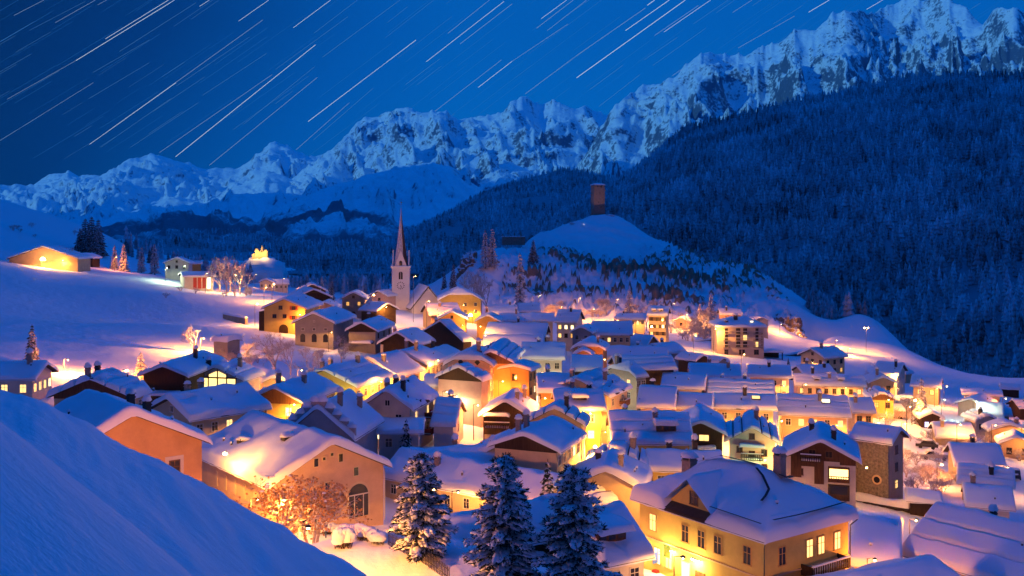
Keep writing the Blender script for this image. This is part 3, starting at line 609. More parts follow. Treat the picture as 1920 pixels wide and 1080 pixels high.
    for c in range(2 if L > 9 and idx < 200 else 1):
        cx = rnd.uniform(-.38, .38) * L; cy = rnd.choice([-1, 1]) * rnd.uniform(.18, .36) * Wd; zz = float(rf.h(cx, cy)) + t * .75; b = MB()
        b.tube((cx, cy, zz - .5), (cx, cy, zz + .42), .11, .11, 7, cap=True); o = b.build('vent_pipe', CHIMD, root); b = MB(); b.blob((cx, cy, zz + .36), .22, .22, .26, rnd, seg=7, rings=4, flat=.2); b.build('snow_cap', SNOW, o, smooth=True)
    # ---- the rest of what single houses show
    if near or idx % 2 == 0:
        bb = MB()
        for sg in (-1, 1):
            yy = sg * (Wd / 2 + .05); bb = MB(); bb.tube((-L / 2, yy, H - .12), (L / 2, yy, H - .12), .07, .07, 6); bb.build('gutter', METAL, root)
    def slope_box(nm, cx, side, w, d, h, matr, cap=True, glass=None):
        """a dormer that stands out of the roof slope, its front towards the eave"""
        yy = side * Wd * .27; z = float(rf.h(cx, yy)); bb = MB(); fy = yy + side * d * .5
        zz = float(rf.h(cx, fy)); Mx = None
        bb.box(cx - w / 2, cx + w / 2, min(yy - side * d, fy), max(yy - side * d, fy), zz - .2, zz + t + h); o = bb.build(nm, matr, root)
        gb_ = MB(); e = fy + side * .03; nn = max(1, int(w / .9))
        for q in range(nn):
            a = cx - w / 2 + w * (q + .15) / nn; c2 = cx - w / 2 + w * (q + .85) / nn; pts = [(a, e, zz + t + .05), (c2, e, zz + t + .05), (c2, e, zz + t + h - .15), (a, e, zz + t + h - .15)]
            gb_.poly(pts if side < 0 else pts[::-1])
        gb_.build('window', glass or GLASS, o)
        if cap:
            r2 = Roof(w + .5, abs(d * 1.5) + .7, .12, zz + t + h); me = snow_mesh(r2, .5, idx + 60, False, 0, .1); put('snow_cap', me, o, (cx, (yy - side * d * .75 + fy) / 2 + side * .25, 0))
    if st.get('dorm'): slope_box('dormer', L * .0, -1, 2.2, 1.6, .75, SLATE)
    if st.get('dormw'): slope_box('dormer', L * .18, -1 if idx != 99 else 1, 3.0, 1.9, 1.0, WOOD)
    if st.get('dorm2'):
        for q in (-.18, .15): slope_box('dormer', L * q, -1, 1.3, 1.4, .6, wm)
    if st.get('skyl'):
        bb = MB(); cx, cy = L * .18, -Wd * .2; z = float(rf.h(cx, cy)) + t + .12; Mx = Matrix.Translation((cx, cy, z)) @ Matrix.Rotation(math.atan(tp), 4, 'X')
        bb.box(-.9, .9, -.7, .7, -.5, .06, 0, Mx); bb.box(-.75, .75, -.55, .55, .06, .09, 1, Mx); bb.build('skylight', [METAL, LITW if near else LIT[0]], root)
    if st.get('pent'):
        r2 = Roof(1.9, (yl - yr) * .8, .0, 0); bb = MB(); bb.box(xa - 1.9, xa + .1, yr + .5, yl - .5, H - 3.2, H - 3.0); o = bb.build('pent_roof', DARKW, root)
        put('snow_cap', snow_mesh(r2, .5, idx + 9, False), o, (xa - .95, 0, H - 3.0))
    if st.get('post'):
        bb = MB(); bb.box(xa - .25, xa + .6, yl - .7, yl + .06, dep, H - .2); bb.build('corner_post', wallmat('white'), root)
    def balcony(cx, cy, z, w, ang, m=WOOD, dpt=1.1):
        bb = MB(); bb.box(-w / 2, w / 2, -dpt, 0, -.12, 0); n = int(w / .28)
        for i in range(n + 1):
            q = -w / 2 + w * i / n; bb.box(q - .06, q + .06, -dpt - .03, -dpt + .03, 0, .85)
        for sx in (-1, 1):
            bb.box(sx * w / 2 - .03, sx * w / 2 + .03, -dpt, 0, .2, .85)
        bb.box(-w / 2 - .05, w / 2 + .05, -dpt - .06, -dpt + .06, .85, .95)
        o = bb.build('balcony', m, root, loc=(cx, cy, z), rz=ang)
        s = MB(); s.box(-w / 2 - .05, w / 2 + .05, -dpt - .08, -dpt + .08, .95, 1.07); s.box(-w / 2 + .1, w / 2 - .1, -dpt + .08, -.05, 0, .22); s.build('snow_cap', SNOW, o)
    if st.get('bal'):
        balcony((xa + xb) / 2 + L * .2, yr, H - 2.7, 2.6, 0, SHUTR if idx == 11 else WOOD); balcony((xa + xb) / 2 + L * .2, yr, H - 5.3, 2.6, 0, SHUTR if idx == 11 else WOOD)
    if st.get('balA'):
        balcony(xa, yl * .35, H - 1.9, (yl - yr) * .55, -math.pi / 2, wallmat('wood'))
        bb = MB(); bb.box(xa - 1.1, xa, yl * .35 - 2.0, yl * .35 + 2.2, H + .1, H + .2); o = bb.build('canopy', DARKW, root)
        put('snow_cap', snow_mesh(Roof(1.2, 4.2, 0, 0), .4, idx, False), o, (xa - .55, yl * .35 + .1, H + .2))
        bb = MB(); bb.box(xa - .12, xa + .02, yr + .2, yl - .2, dep, H - 3.2); bb.build('stone_base', wallmat('grey'), root)
    if st.get('glassgable'):
        bb = MB(); z0 = H - 1.9; n = 4; w = (yl - yr) * .74
        for i in range(n):
            a = w / 2 - w * i / n - .12; c2 = w / 2 - w * (i + 1) / n + .12
            bb.quad((xa - .05, a, z0), (xa - .05, c2, z0), (xa - .05, c2, H + .15), (xa - .05, a, H + .15))
            ta = top(xa, a) - .75; tc_ = top(xa, c2) - .75
            if min(ta, tc_) > H + .6: bb.quad((xa - .05, a, H + .4), (xa - .05, c2, H + .4), (xa - .05, c2, tc_), (xa - .05, a, ta))
            elif max(ta, tc_) > H + .7:
                bb.poly([(xa - .05, a, H + .4), (xa - .05, c2, H + .4), (xa - .05, c2 if tc_ > ta else a, max(ta, tc_))])
        o = bb.build('glazed_gable', mat('lit_living_room', (.3, .2, .1), .4, emit=(1, .66, .22), estr=2.2), root)
        bb = MB(); bb.box(xa - .12, xa, -w / 2 - .2, w / 2 + .2, H + .15, H + .4); bb.box(xa - .12, xa, -w / 2 - .2, w / 2 + .2, z0 - .2, z0)
        for i in range(n + 1): q = w / 2 - w * i / n; bb.box(xa - .12, xa, q - .1, q + .1, z0, max(H + .2, top(xa, q) - .5))
        bb.build('timber_frame', FRAMED, o)
    def arch(cx, z0, w, h, face_x, m, frame=None, off=.03):
        bb = MB(); pts = [(cx - w / 2, z0), (cx + w / 2, z0)] + [(cx + w / 2 * math.cos(a), z0 + h - w / 2 + w / 2 * math.sin(a)) for a in np.linspace(0, math.pi, 11)]
        bb.prism(pts, 0, face_x - off, face_x + .01); return bb.build('door' if h > 2 else 'window', m, root)
    def arch_glass(cx, z0, w, h, surround=True):
        """arched opening on gable A: pale surround, dark glass, mullions"""
        bb = MB(); q = lambda ww, hh, o_: [(cx - ww / 2, z0), (cx + ww / 2, z0)] + [(cx + ww / 2 * math.cos(a), z0 + hh - ww / 2 + ww / 2 * math.sin(a)) for a in np.linspace(0, math.pi, 17)]
        bb.prism(q(w + .55, h + .28, 0), 0, xa - .05, xa + .01); o = bb.build('door', wallmat('cream'), root)
        g_ = MB(); g_.prism(q(w, h, 0), 0, xa - .08, xa - .04); g_.build('pane', GLASS, o)
        f_ = MB()
        for k in (-.25, .2, .5): f_.box(xa - .13, xa - .07, cx + w * k - .05, cx + w * k + .05, z0, z0 + h * .68)
        f_.box(xa - .13, xa - .07, cx - w / 2, cx + w / 2, z0 + h * .66, z0 + h * .66 + .14); f_.build('mullions', FRAME, o)
    if st.get('threearch'):
        for q in (-.3, 0, .3):
            arch((yr - yl) * q, H - 4.9, 1.3, 2.1, xa, GLASS); add_window(root, xa, (yr - yl) * q, H - 1.9, -math.pi / 2, .6, .6, None, 'white', True)
        add_window(root, xa, 0, H + .3, -math.pi / 2, .3, .3, None, 'white', False)
    if st.get('archdoor') or st.get('greenhouse') or idx == 8: arch(0 if idx != 93 else (yr - yl) * .05, -.2 if idx != 93 else H - 6.3, 1.5 if idx != 93 else .9, 2.4 if idx != 93 else 1.6, xa, FRAMED)
    if st.get('redshut'):
        arch(-yl * .05 + .6, -.3, 2.6, 3.2, xa, wallmat('wood'))
        for (u, z, s) in ((-.1, H - .2, 0), (.22, H - .3, 1), (-.25, H - 2.6, 0), (0, H - 2.6, 0), (.22, H - 3.0, 1), (.40, H - 3.0, 1)):
            add_window(root, xa, (yr - yl) * u, z, -math.pi / 2, .95, .95, None, 'brown', True, SHUTR if s else None)
        bb = MB(); bb.box(xa + .3, xa + 6.5, yl - .02, yl + 1.6, dep, H - .9); bb.build('timber_wing', wallmat('wood'), root)
    if st.get('diamond'):
        for q in (-.2, .2):
            bb = MB(); c_ = (yr - yl) * q; zz = H + .5; bb.poly([(xa - .04, c_, zz - .6), (xa - .04, c_ - .55, zz), (xa - .04, c_, zz + .6), (xa - .04, c_ + .55, zz)]); bb.build('window', GLASS, root)
    if st.get('darkfront'):
        bb = MB(); bb.box(xa + (xb - xa) * .3, xb + .02, yr - .08, yr, dep, H - .3); bb.build('boarded_front', wallmat('wood'), root)
    if st.get('stepped'):
        n = 5; bb = MB(); bs = MB()
        for sg in (-1, 1):
            for i in range(n):
                a, c2 = Wd / 2 * i / n, Wd / 2 * (i + 1) / n; z1 = H + tp * (Wd / 2 - a) + t + .25
                bb.box(xa - .35, xa + .05, sg * a if sg > 0 else -c2, c2 if sg > 0 else -a, H - 1.0, z1); bs.blob((xa - .15, sg * (a + c2) / 2, z1 - .1), .65, .75, .7, rnd, seg=9, rings=5, flat=.2)
        o = bb.build('stepped_gable', wm, root)
        for k in range(1): bs.build('snow_cap', SNOW, o, smooth=True)
    if st.get('stonewall'):
        bb = MB(); bb.box(xa - .0, xb, yl - .02, yl + .35, dep, H + .05); bb.build('stone_wall', wallmat('stone'), root)
        bb = MB(); n = 20; q = lambda r_: [((xb + xa) / 2 - 1.0 + r_ * math.cos(a), H - 5.9 + r_ * math.sin(a)) for a in np.linspace(0, 2 * math.pi, n + 1)[:-1]]
        bb.prism(q(.75), 1, yl + .33, yl + .42); o = bb.build('window', wallmat('cream'), root); g_ = MB(); g_.prism(q(.48), 1, yl + .40, yl + .45); g_.build('pane', GLASS, o)
    if st.get('greenhouse'):
        add_window(root, xa, 0, H + .35, -math.pi / 2, .75, .8, None, 'brown', True)
        for (u, z) in ((-.27, H - 1.9), (.0, H - 2.6), (.27, H - 2.3), (.27, H - 4.6)): add_window(root, xa, (yr - yl) * u, z, -math.pi / 2, .8, .95, None, 'brown', True)
        bb = MB(); bb.box(xa - 1.2, xa, -1.9, 1.9, H - .8, H - .68); o = bb.build('canopy', DARKW, root); put('snow_cap', snow_mesh(Roof(1.3, 3.9, 0, 0), .38, idx, False), o, (xa - .6, 0, H - .68))
        balcony(xa, 0, H - 2.8, 3.4, -math.pi / 2, wallmat('wood'))
    if st.get('woodlit'):
        add_window(root, xa, (yr - yl) * .08, H - 1.2, -math.pi / 2, 1.5, .95, 0, 'brown', True); add_window(root, xa, (yr - yl) * -.27, H - 1.2, -math.pi / 2, .9, .95, None, 'brown', True)
        bb = MB(); bb.box(xa - 1.1, xa, -2.2, 1.6, H - 2.4, H - 2.28); o = bb.build('canopy', DARKW, root); put('snow_cap', snow_mesh(Roof(1.3, 4.2, 0, 0), .42, idx, False), o, (xa - .55, -.3, H - 2.28))
        balcony(xa, -.3, H - 4.3, 3.4, -math.pi / 2, wallmat('wood'))
    if st.get('bigchalet'):
        b1_ = MB(); yy = np.linspace(yr, yl, 14)
        b1_.prism([(yr, H - .6), (yr + 2.2, H - .6), (yr + 2.2, H - .2), (yl * -.1, H - .2), (yl * -.1, H - 3.6), (yl * .18, H - 3.6), (yl * .18, H - 1.1), (yl * .55, H - 1.1), (yl * .55, H - 2.8), (yl * .86, H - 2.8), (yl * .86, H + .3), (yl, H + .1)] + [(q, top(xa, q) - .05) for q in yy[::-1]], 0, xa - .12, xa + .02)
        b1_.build('gable_boarding', mat('old_chalet_boards', (.10, .045, .022), .85, var=.6, scale=1.2, stretch=(5, 5, .5), bump=.5), root)
        # lit loggia: recess with a bright back wall and a wooden rail
        c0 = yr * .52; bb = MB(); bb.box(xa - .16, xa - .02, c0 - 1.5, c0 + 1.5, H - 3.2, H - .9); o = bb.build('loggia', WOOD, root)
        g_ = MB(); g_.quad((xa - .18, c0 + 1.3, H - 2.6), (xa - .18, c0 - 1.3, H - 2.6), (xa - .18, c0 - 1.3, H - 1.2), (xa - .18, c0 + 1.3, H - 1.2)); g_.build('pane', mat('lit_loggia', (.4, .3, .2), .5, emit=(1, .70, .25), estr=2.6), o)
        r_ = MB()
        for i in range(9): q = c0 - 1.35 + 2.7 * i / 8; r_.box(xa - .32, xa - .26, q - .05, q + .05, H - 3.15, H - 2.35)
        r_.box(xa - .34, xa - .24, c0 - 1.45, c0 + 1.45, H - 2.35, H - 2.25); r_.build('rail', WOOD, o)
        bb = MB(); bb.box(xa - .14, xa - .02, c0 - 1.5, c0 + 1.5, H - 5.8, H - 3.5); o = bb.build('loggia', wallmat('wood'), root); g_ = MB(); g_.quad((xa - .16, c0 + 1.2, H - 4.9), (xa - .16, c0 - 1.2, H - 4.9), (xa - .16, c0 - 1.2, H - 3.7), (xa - .16, c0 + 1.2, H - 3.7)); g_.build('pane', GLASS, o)
        for (u, z, l_) in ((.30, H - 2.4, None), (.30, H - 4.6, 0), (.12, H + .5, None), (-.12, H + .4, None)): add_window(root, xa - .1 if z > H - 1 else xa, (yl - yr) * u, z, -math.pi / 2, .85, .85, l_, 'brown', True)
        for u in (-.18, -.38): add_window(root, xa, (yl - yr) * u, H - 7.2, -math.pi / 2, 1.3, .6, None, 'brown', True)
        balcony(xa - .1, yl * .28, H - .1, 2.8, -math.pi / 2, wallmat('wood'))
    if st.get('reddoors'):
        for i in range(4):
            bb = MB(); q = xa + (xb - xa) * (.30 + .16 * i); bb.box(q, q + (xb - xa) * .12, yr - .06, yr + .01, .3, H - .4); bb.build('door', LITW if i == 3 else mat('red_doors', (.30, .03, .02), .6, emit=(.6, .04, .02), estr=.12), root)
    if idx == 2:
        bb = MB(); c_ = -(yl - yr) * .30; bb.box(xa - .04, xa + .01, c_ - .95, c_ + .95, H - 3.6, H - 1.0); bb.build('window_surround', wallmat('white'), root); add_window(root, xa - .04, c_, H - 3.1, -math.pi / 2, .95, 1.6, None, 'brown', True)
        bb = MB(); bb.box(xa - .04, xa + .01, c_ + 5.0, c_ + 6.6, H - 3.4, H - 1.4); bb.build('window_surround', wallmat('white'), root)
    if idx == 7:
        arch_glass(-(yl - yr) * .26, .0, 2.7, 3.9); arch_glass((yl - yr) * .16, -.4, 2.7, 3.9)
        for (u, z, w, h) in ((.05, H + 1.9, .32, .32), (-.02, H + 2.25, .32, .32), (.12, H + 1.3, .5, .9), (-.10, H + 1.4, .5, .9), (.02, H - 1.6, .55, .8), (-.24, H - .55, .55, .95)):
            bb = MB(); c_ = (yl - yr) * u; bb.box(xa - .04, xa + .01, c_ - w / 2 - .18, c_ + w / 2 + .1, z - .12, z + h + .15); o = bb.build('window', wallmat('cream'), root); g_ = MB(); g_.box(xa - .06, xa - .03, c_ - w / 2, c_ + w / 2, z, z + h); g_.build('pane', GLASS, o)
        for k in range(5):
            bb = MB(); q = xa + (xb - xa) * (.2 + .13 * k); bb.box(q, q + .55, yl - .01, yl + .05, H - 3.0, H - 1.2); bb.build('pilaster', wallmat('cream'), root)
        bb = MB(); bb.tube((xa - .05, yr - .1, H - .3), (xa - .1, yr - .12, -1), .07, .07, 6); bb.build('drainpipe', wallmat('white'), root)
        for q in ((-.18, .15), (.14, .30)):
            z = float(rf.h(L * q[0], Wd * q[1])); bb = MB(); cx, cy = L * q[0], Wd * q[1]; bb.box(cx - .5, cx + .5, cy - .4, cy + .45, z - .2, z + t + .35); o = bb.build('roof_vent', CHIMD, root); s = MB(); s.blob((cx, cy - .2, z + t + .2), .85, .95, .5, rnd, seg=9, rings=5, flat=.1); s.build('snow_cap', SNOW, o, smooth=True)
    return root, rf, (xa, xb, yr, yl), H
def build_houses():
    for i, (name, par, label, st) in enumerate(HOUSES): make_house(name, par, label, st, i)
# ---------------------------------------------------------------- the houses: x, y, ground z, yaw, length, width, pitch, eave height
HOUSES = [
('cottage', (-77.61, 155.5, 15.04, 182.8, 9.83, 8.62, 23.21, 3.29), 'white bungalow with two square lit windows below the tall spruce', {'wall': 'white', 'wL': (3, 1), 'wA': (4, 1), 'lit': 1.0, 'ch': 1, 'big': 1}),
('chalet', (-62.92, 152.79, 12.32, 86.7, 7.71, 13.33, 23.07, 3.84), 'snow laden cottage with a lumpy roof in front of the white bungalow', {'wall': 'cream', 'gb': 1, 'wR': (3, 1), 'ch': 2, 'st': 0.9}),
('house', (-42.17, 104.21, 10.62, 129.17, 15.4, 15.9, 26.17, 8.51), 'big orange plastered house above the snow bank with one white framed window', {'wall': 'orange', 'ch': 2, 'near': 1, 'st': 0.8}),
('farmhouse', (-45.09, 148.09, 9.51, 47.89, 13.39, 12.57, 21.35, 5.07), 'pale yellow house with a long roof right behind the orange house', {'wall': 'cream', 'wA': (2, 1), 'wR': (5, 1), 'ch': 2, 'near': 1, 'st': 0.8}),
('barn', (-58.16, 176.77, 11.29, 87.32, 19.51, 8.71, 22.15, 5.16), 'dark timber barn with a lean to roof beside the glazed chalet', {'wall': 'wood', 'ch': 1, 'pent': 1}),
('chalet', (-51.37, 179.26, 10.4, 77.97, 8.04, 11.08, 23.01, 4.19), 'chalet with a big glowing glazed gable', {'wall': 'white', 'ch': 2, 'near': 1, 'glassgable': 1}),
('shed', (-46.58, 191.2, 9.82, 111.2, 11.35, 4.37, 21.96, 2.87), 'little annex with a lit wall lamp behind the glazed chalet', {'wall': 'cream'}),
('barn', (-27.82, 124.28, 6.55, 129.37, 22.02, 16.18, 26.16, 5.99), 'large floodlit plastered barn with an arched glass door', {'wall': 'peach', 'near': 1, 'st': 0.9}),
('house', (-34.92, 160.17, 8.53, 76.95, 14.59, 9.71, 24.77, 6.02), 'yellow house with a brown boarded gable and round door', {'wall': 'yellow', 'gb': 1, 'wA': (2, 1), 'wR': (3, 1), 'ch': 2, 'near': 1}),
('farmhouse', (-31.15, 183.52, 8.18, 68.77, 13.79, 13.77, 21.41, 5.29), 'low house with a glowing yellow gable under a wide roof', {'wall': 'yellow', 'gb': 0, 'wR': (5, 1), 'ch': 3, 'near': 1}),
('farmhouse', (-25.77, 199.78, 7.64, 65.64, 11.58, 12.6, 28.83, 4.85), 'wide blue roofed farmhouse joined to the low glowing house', {'wall': 'cream', 'wR': (4, 1), 'ch': 1}),
('house', (-17.68, 157.55, 6.9, 77.0, 13.16, 8.66, 33.49, 6.98), 'white house with red balconies and a messy snow roof', {'wall': 'white', 'wA': (2, 2), 'wR': (2, 2), 'lit': 0.3, 'ch': 3, 'near': 1, 'bal': 1}),
('house', (-25.2, 141.36, 7.05, 79.95, 13.27, 10.49, 38.78, 5.82), 'house with a stepped gable capped by snow lumps', {'wall': 'mauve', 'ch': 2, 'near': 1, 'stepped': 1}),
('barn', (-10.21, 161.36, 6.11, 174.83, 3.99, 12.51, 24.99, 4.49), 'small steep roofed white barn with a tall chimney', {'wall': 'white', 'ch': 1, 'wA': (1, 1)}),
('barn', (-49.69, 264.75, 10.28, 83.33, 20.07, 11.56, 24.24, 6.78), 'grey stone barn with three arched openings', {'wall': 'grey', 'near': 1, 'threearch': 1}),
('farmhouse', (-63.6, 289.4, 11.14, 87.09, 19.24, 13.17, 23.21, 7.62), 'bright yellow farmhouse with red shutters and round door', {'wall': 'yellow', 'near': 1, 'redshut': 1}),
('barn', (-68.42, 336.25, 11.38, 114.17, 12.53, 12.94, 24.34, 6.9), 'broad dark gabled barn behind the yellow farmhouse', {'wall': 'wood'}),
('barn', (-77.52, 385.23, 12.85, 104.78, 9.76, 11.62, 26.08, 4.49), 'rearmost dark barn beyond the yellow farmhouse', {'wall': 'wood'}),
('cottage', (-60.29, 324.91, 10.56, 91.77, 10.0, 7.44, 26.84, 5.3), 'small pinkish gable squeezed behind the grey stone barn', {'wall': 'peach'}),
('chalet', (-37.53, 264.75, 8.95, 81.71, 17.42, 8.62, 26.65, 6.03), 'half timbered house with a snow covered pent roof below the church', {'wall': 'grey', 'gb': 1, 'wR': (3, 1), 'pent': 1, 'ch': 1}),
('barn', (-27.36, 258.93, 7.83, 71.13, 11.72, 11.29, 29.27, 3.92), 'dark timber barn with white corner post in front of the nave', {'wall': 'wood', 'ch': 1, 'post': 1}),
('barn', (-18.23, 272.62, 6.8, 33.41, 3.19, 24.17, 20.09, 4.88), 'dark planked barn to the right of the nave', {'wall': 'wood', 'ch': 1}),
('house', (-21.52, 212.04, 7.16, 71.62, 10.32, 12.58, 23.48, 5.81), 'long eaved apartment house with two rows of small windows below the dark barns', {'wall': 'cream', 'wR': (4, 2), 'ch': 2}),
('shed', (-17.32, 234.53, 6.69, 74.8, 10.59, 8.16, 24.4, 4.65), 'pink snow roof wedged beside the apartment house', {'wall': 'cream', 'ch': 1}),
('house', (-7.5, 190.91, 5.67, 80.36, 8.65, 9.57, 28.91, 9.95), 'tall pale house with diamond shaped attic windows', {'wall': 'pink', 'wR': (3, 3), 'wA': (3, 1), 'hip': (0.45, 0), 'ch': 2, 'near': 1, 'diamond': 1}),
('barn', (-8.86, 180.44, 5.87, 66.78, 3.79, 9.51, 25.16, 8.4), 'dark boarded gable standing before the tall pale house', {'wall': 'pink', 'gb': 1, 'ch': 0}),
('house', (-11.9, 185.81, 6.17, 180.01, 8.93, 7.08, 20.75, 6.18), 'white two storey house with a long level eave', {'wall': 'white', 'wL': (3, 2), 'wA': (2, 2), 'ch': 1}),
('chalet', (-0.44, 171.28, 5.01, 81.87, 10.67, 9.03, 30.58, 4.88), 'black timber chalet with a snow topped balcony', {'wall': 'wood', 'ch': 2, 'near': 1, 'balA': 1, 'doubleroof': 1}),
('house', (3.65, 135.84, 3.61, 68.45, 11.74, 10.21, 20.34, 8.73), 'tall street house with a deep brown gable and a glowing side', {'wall': 'cream', 'gb': 1, 'wR': (5, 3), 'ch': 2, 'near': 1}),
('house', (6.88, 150.79, 4.04, 78.68, 5.78, 9.27, 28.56, 8.1), 'house with a curved snow roof behind the tall street house', {'wall': 'cream', 'ch': 1}),
('cottage', (-1.05, 138.78, 4.25, 79.58, 7.78, 11.0, 28.26, 4.88), 'low cottage with a small peaked gable and wide blue roof', {'wall': 'cream', 'ch': 1, 'st': 0.8}),
('farmhouse', (-4.64, 128.35, 3.96, 324.94, 25.71, 9.42, 25.96, 4.63), 'long low building behind the big pines with narrow windows', {'wall': 'cream', 'wR': (8, 1), 'lit': 0.1, 'ch': 1, 'near': 1, 'st': 0.8, 'D0': 118}),
('shed', (-6.44, 136.51, 4.64, 3.88, 15.25, 9.78, 20.22, 4.41), 'flat snow covered roof above the long low building', {'wall': 'cream', 'st': 0.8, 'ch': 2}),
('house', (-2.89, 199.08, 5.13, 83.1, 20.19, 8.95, 25.77, 10.74), 'orange lit tall house with a brown boarded gable', {'wall': 'ochre', 'gb': 1, 'ch': 0, 'wA': (1, 1)}),
('house', (7.06, 223.59, 4.0, 356.7, 9.75, 12.37, 23.42, 8.75), 'bright white floodlit house with two rows of windows', {'wall': 'white', 'wR': (4, 2), 'ch': 2, 'near': 1}),
('house', (1.3, 191.72, 4.7, 71.64, 6.32, 6.98, 11.84, 9.81), 'narrow orange house with a pent snow roof', {'wall': 'ochre', 'wA': (1, 2), 'wR': (2, 3), 'roofpitch': 12}),
('house', (4.85, 333.93, 4.23, 0.68, 18.65, 9.97, 23.09, 6.45), 'long dark roofed row under the castle hill', {'wall': 'cream', 'ch': 1}),
('house', (18.31, 315.39, 2.76, 165.11, 7.37, 13.14, 26.48, 9.47), 'house with brightly lit long windows near the hill foot', {'wall': 'white', 'wL': (3, 2), 'lit': 0.9, 'ch': 1, 'near': 1}),
('barn', (1.74, 290.32, 4.58, 170.91, 17.67, 12.95, 24.16, 6.07), 'very long blue roofed barn with a dark right gable', {'wall': 'wood', 'ch': 1}),
('barn', (0.48, 270.44, 4.75, 177.4, 16.49, 12.0, 23.41, 4.91), 'second long roof just below the very long barn', {'wall': 'wood', 'ch': 0}),
('cottage', (-3.66, 372.47, 5.42, 187.56, 11.26, 10.36, 25.19, 4.67), 'low house with a small red gable behind the street lamp', {'wall': 'peach', 'ch': 1}),
('cottage', (6.6, 396.62, 4.22, 186.57, 8.67, 10.83, 25.66, 4.69), 'furthest low roof below the rocks', {'wall': 'peach', 'ch': 1}),
('house', (30.55, 304.93, 1.44, 175.29, 12.38, 13.49, 25.48, 8.05), 'cream guesthouse with a balcony and attic dormer', {'wall': 'cream', 'wL': (6, 2), 'lit': 0.25, 'ch': 1, 'near': 1}),
('house', (21.62, 297.2, 2.41, 72.97, 9.22, 6.76, 25.55, 8.36), 'grey gabled wing joined to the cream guesthouse', {'wall': 'mauve', 'wA': (2, 2)}),
('barn', (40.98, 314.14, 0.31, 151.67, 7.46, 11.49, 26.18, 4.56), 'barn with a lavender roof below the bank house', {'wall': 'peach', 'gb': 1}),
('house', (20.62, 261.01, 2.52, 77.5, 9.95, 8.97, 26.58, 7.67), 'orange lit house with a humped roof', {'wall': 'ochre', 'hip': (0.4, 0), 'ch': 1}),
('cottage', (18.96, 258.49, 2.7, 81.31, 11.52, 5.56, 28.63, 6.31), 'small house with an orange gable in front of the humped roof', {'wall': 'ochre'}),
('shed', (17.87, 237.59, 2.81, 355.79, 7.43, 12.6, 21.52, 5.5), 'smooth pale lean to roof below the small orange gable', {'wall': 'wood', 'st': 0.6}),
('barn', (34.08, 270.79, 1.05, 352.3, 16.25, 11.3, 21.77, 5.77), 'long blue roof with a straight ridge in the village centre', {'wall': 'peach', 'ch': 1}),
('barn', (29.96, 229.68, 1.48, 5.25, 13.84, 11.03, 21.63, 8.13), 'broad barn with a dark open front and orange side wall', {'wall': 'ochre', 'ch': 0, 'darkfront': 1}),
('house', (24.41, 213.21, 2.1, 33.12, 3.41, 10.69, 23.96, 8.15), 'grey green house with a clipped gable', {'wall': 'grey', 'wA': (2, 2), 'wR': (2, 3), 'hip': (0.45, 0), 'ch': 2, 'near': 1}),
('house', (7.93, 182.44, 4.02, 0.58, 6.92, 11.38, 21.2, 8.27), 'house with an orange street wall and smooth blue roof', {'wall': 'ochre', 'wA': (3, 3), 'ch': 1}),
('house', (11.14, 168.47, 3.72, 1.8, 8.29, 11.25, 20.95, 7.89), 'yellow wall house with a black attic dormer', {'wall': 'yellow', 'wR': (2, 2), 'ch': 2, 'near': 1, 'dorm': 1}),
('house', (13.96, 182.22, 3.35, 64.1, 11.82, 12.81, 23.91, 8.51), 'house with a tall flagpole and crumbled snow on its roof', {'wall': 'cream', 'wR': (2, 2), 'ch': 2, 'bal': 1}),
('house', (54.77, 371.33, -1.24, 344.73, 7.79, 10.93, 25.66, 10.81), 'tall floodlit house with two attic dormers at the hill foot', {'wall': 'cream', 'wR': (3, 3), 'near': 1, 'shut': 1, 'dorm2': 1}),
('cottage', (48.22, 401.15, -0.68, 349.97, 11.89, 7.86, 22.72, 6.02), 'low wing left of the tall floodlit house', {'wall': 'cream', 'wR': (6, 1), 'ch': 1}),
('house', (97.98, 447.83, -3.6, 356.23, 10.13, 9.45, 25.4, 6.77), 'house with a red gable behind the hotel', {'wall': 'peach', 'wR': (2, 1), 'ch': 1}),
('cottage', (110.09, 442.76, -6.3, 88.38, 8.67, 7.33, 22.53, 7.11), 'grey gable peeping out right of the hotel', {'wall': 'mauve', 'wA': (1, 1)}),
('cottage', (74.9, 436.12, -2.4, 62.78, 6.5, 6.55, 23.3, 3.67), 'tiny cottage among frosted bushes', {'wall': 'pink', 'wA': (1, 1)}),
('house', (45.98, 300.88, -0.23, 30.03, 8.39, 10.86, 21.79, 4.67), 'wide low roof with a ridge vent beside the lit path', {'wall': 'mauve', 'ch': 1}),
('shed', (52.25, 287.62, -0.93, 312.63, 7.5, 7.11, 20.69, 4.71), 'brown boarded shed below the lit path', {'wall': 'wood'}),
('shed', (59.78, 296.91, -1.73, 313.33, 7.84, 6.02, 20.9, 3.7), 'flat roofed annex left of the hotel base', {'wall': 'grey', 'wR': (3, 1)}),
('house', (50.11, 246.68, -0.72, 352.3, 12.58, 11.62, 22.59, 5.88), 'deep blue roofed house in front of the hotel', {'wall': 'peach', 'ch': 2}),
('house', (65.11, 252.25, -2.36, 167.59, 10.75, 9.89, 23.15, 6.79), 'reddish house with brown eaves and a lit right corner', {'wall': 'pink', 'wL': (4, 2), 'wA': (2, 2), 'ch': 1}),
('house', (38.92, 224.51, 0.5, 346.14, 9.73, 12.12, 20.86, 5.63), 'house with a snowy skylight between two long roofs', {'wall': 'cream', 'wR': (2, 1), 'ch': 0}),
('house', (51.27, 223.48, -0.85, 347.57, 14.53, 11.54, 22.07, 5.7), 'long terrace whose eave glows yellow', {'wall': 'cream', 'ch': 2}),
('house', (27.76, 188.93, 1.78, 347.3, 7.05, 12.84, 22.7, 6.59), 'lavender roofed house at the left end of the street terrace', {'wall': 'cream', 'wR': (2, 1), 'ch': 1}),
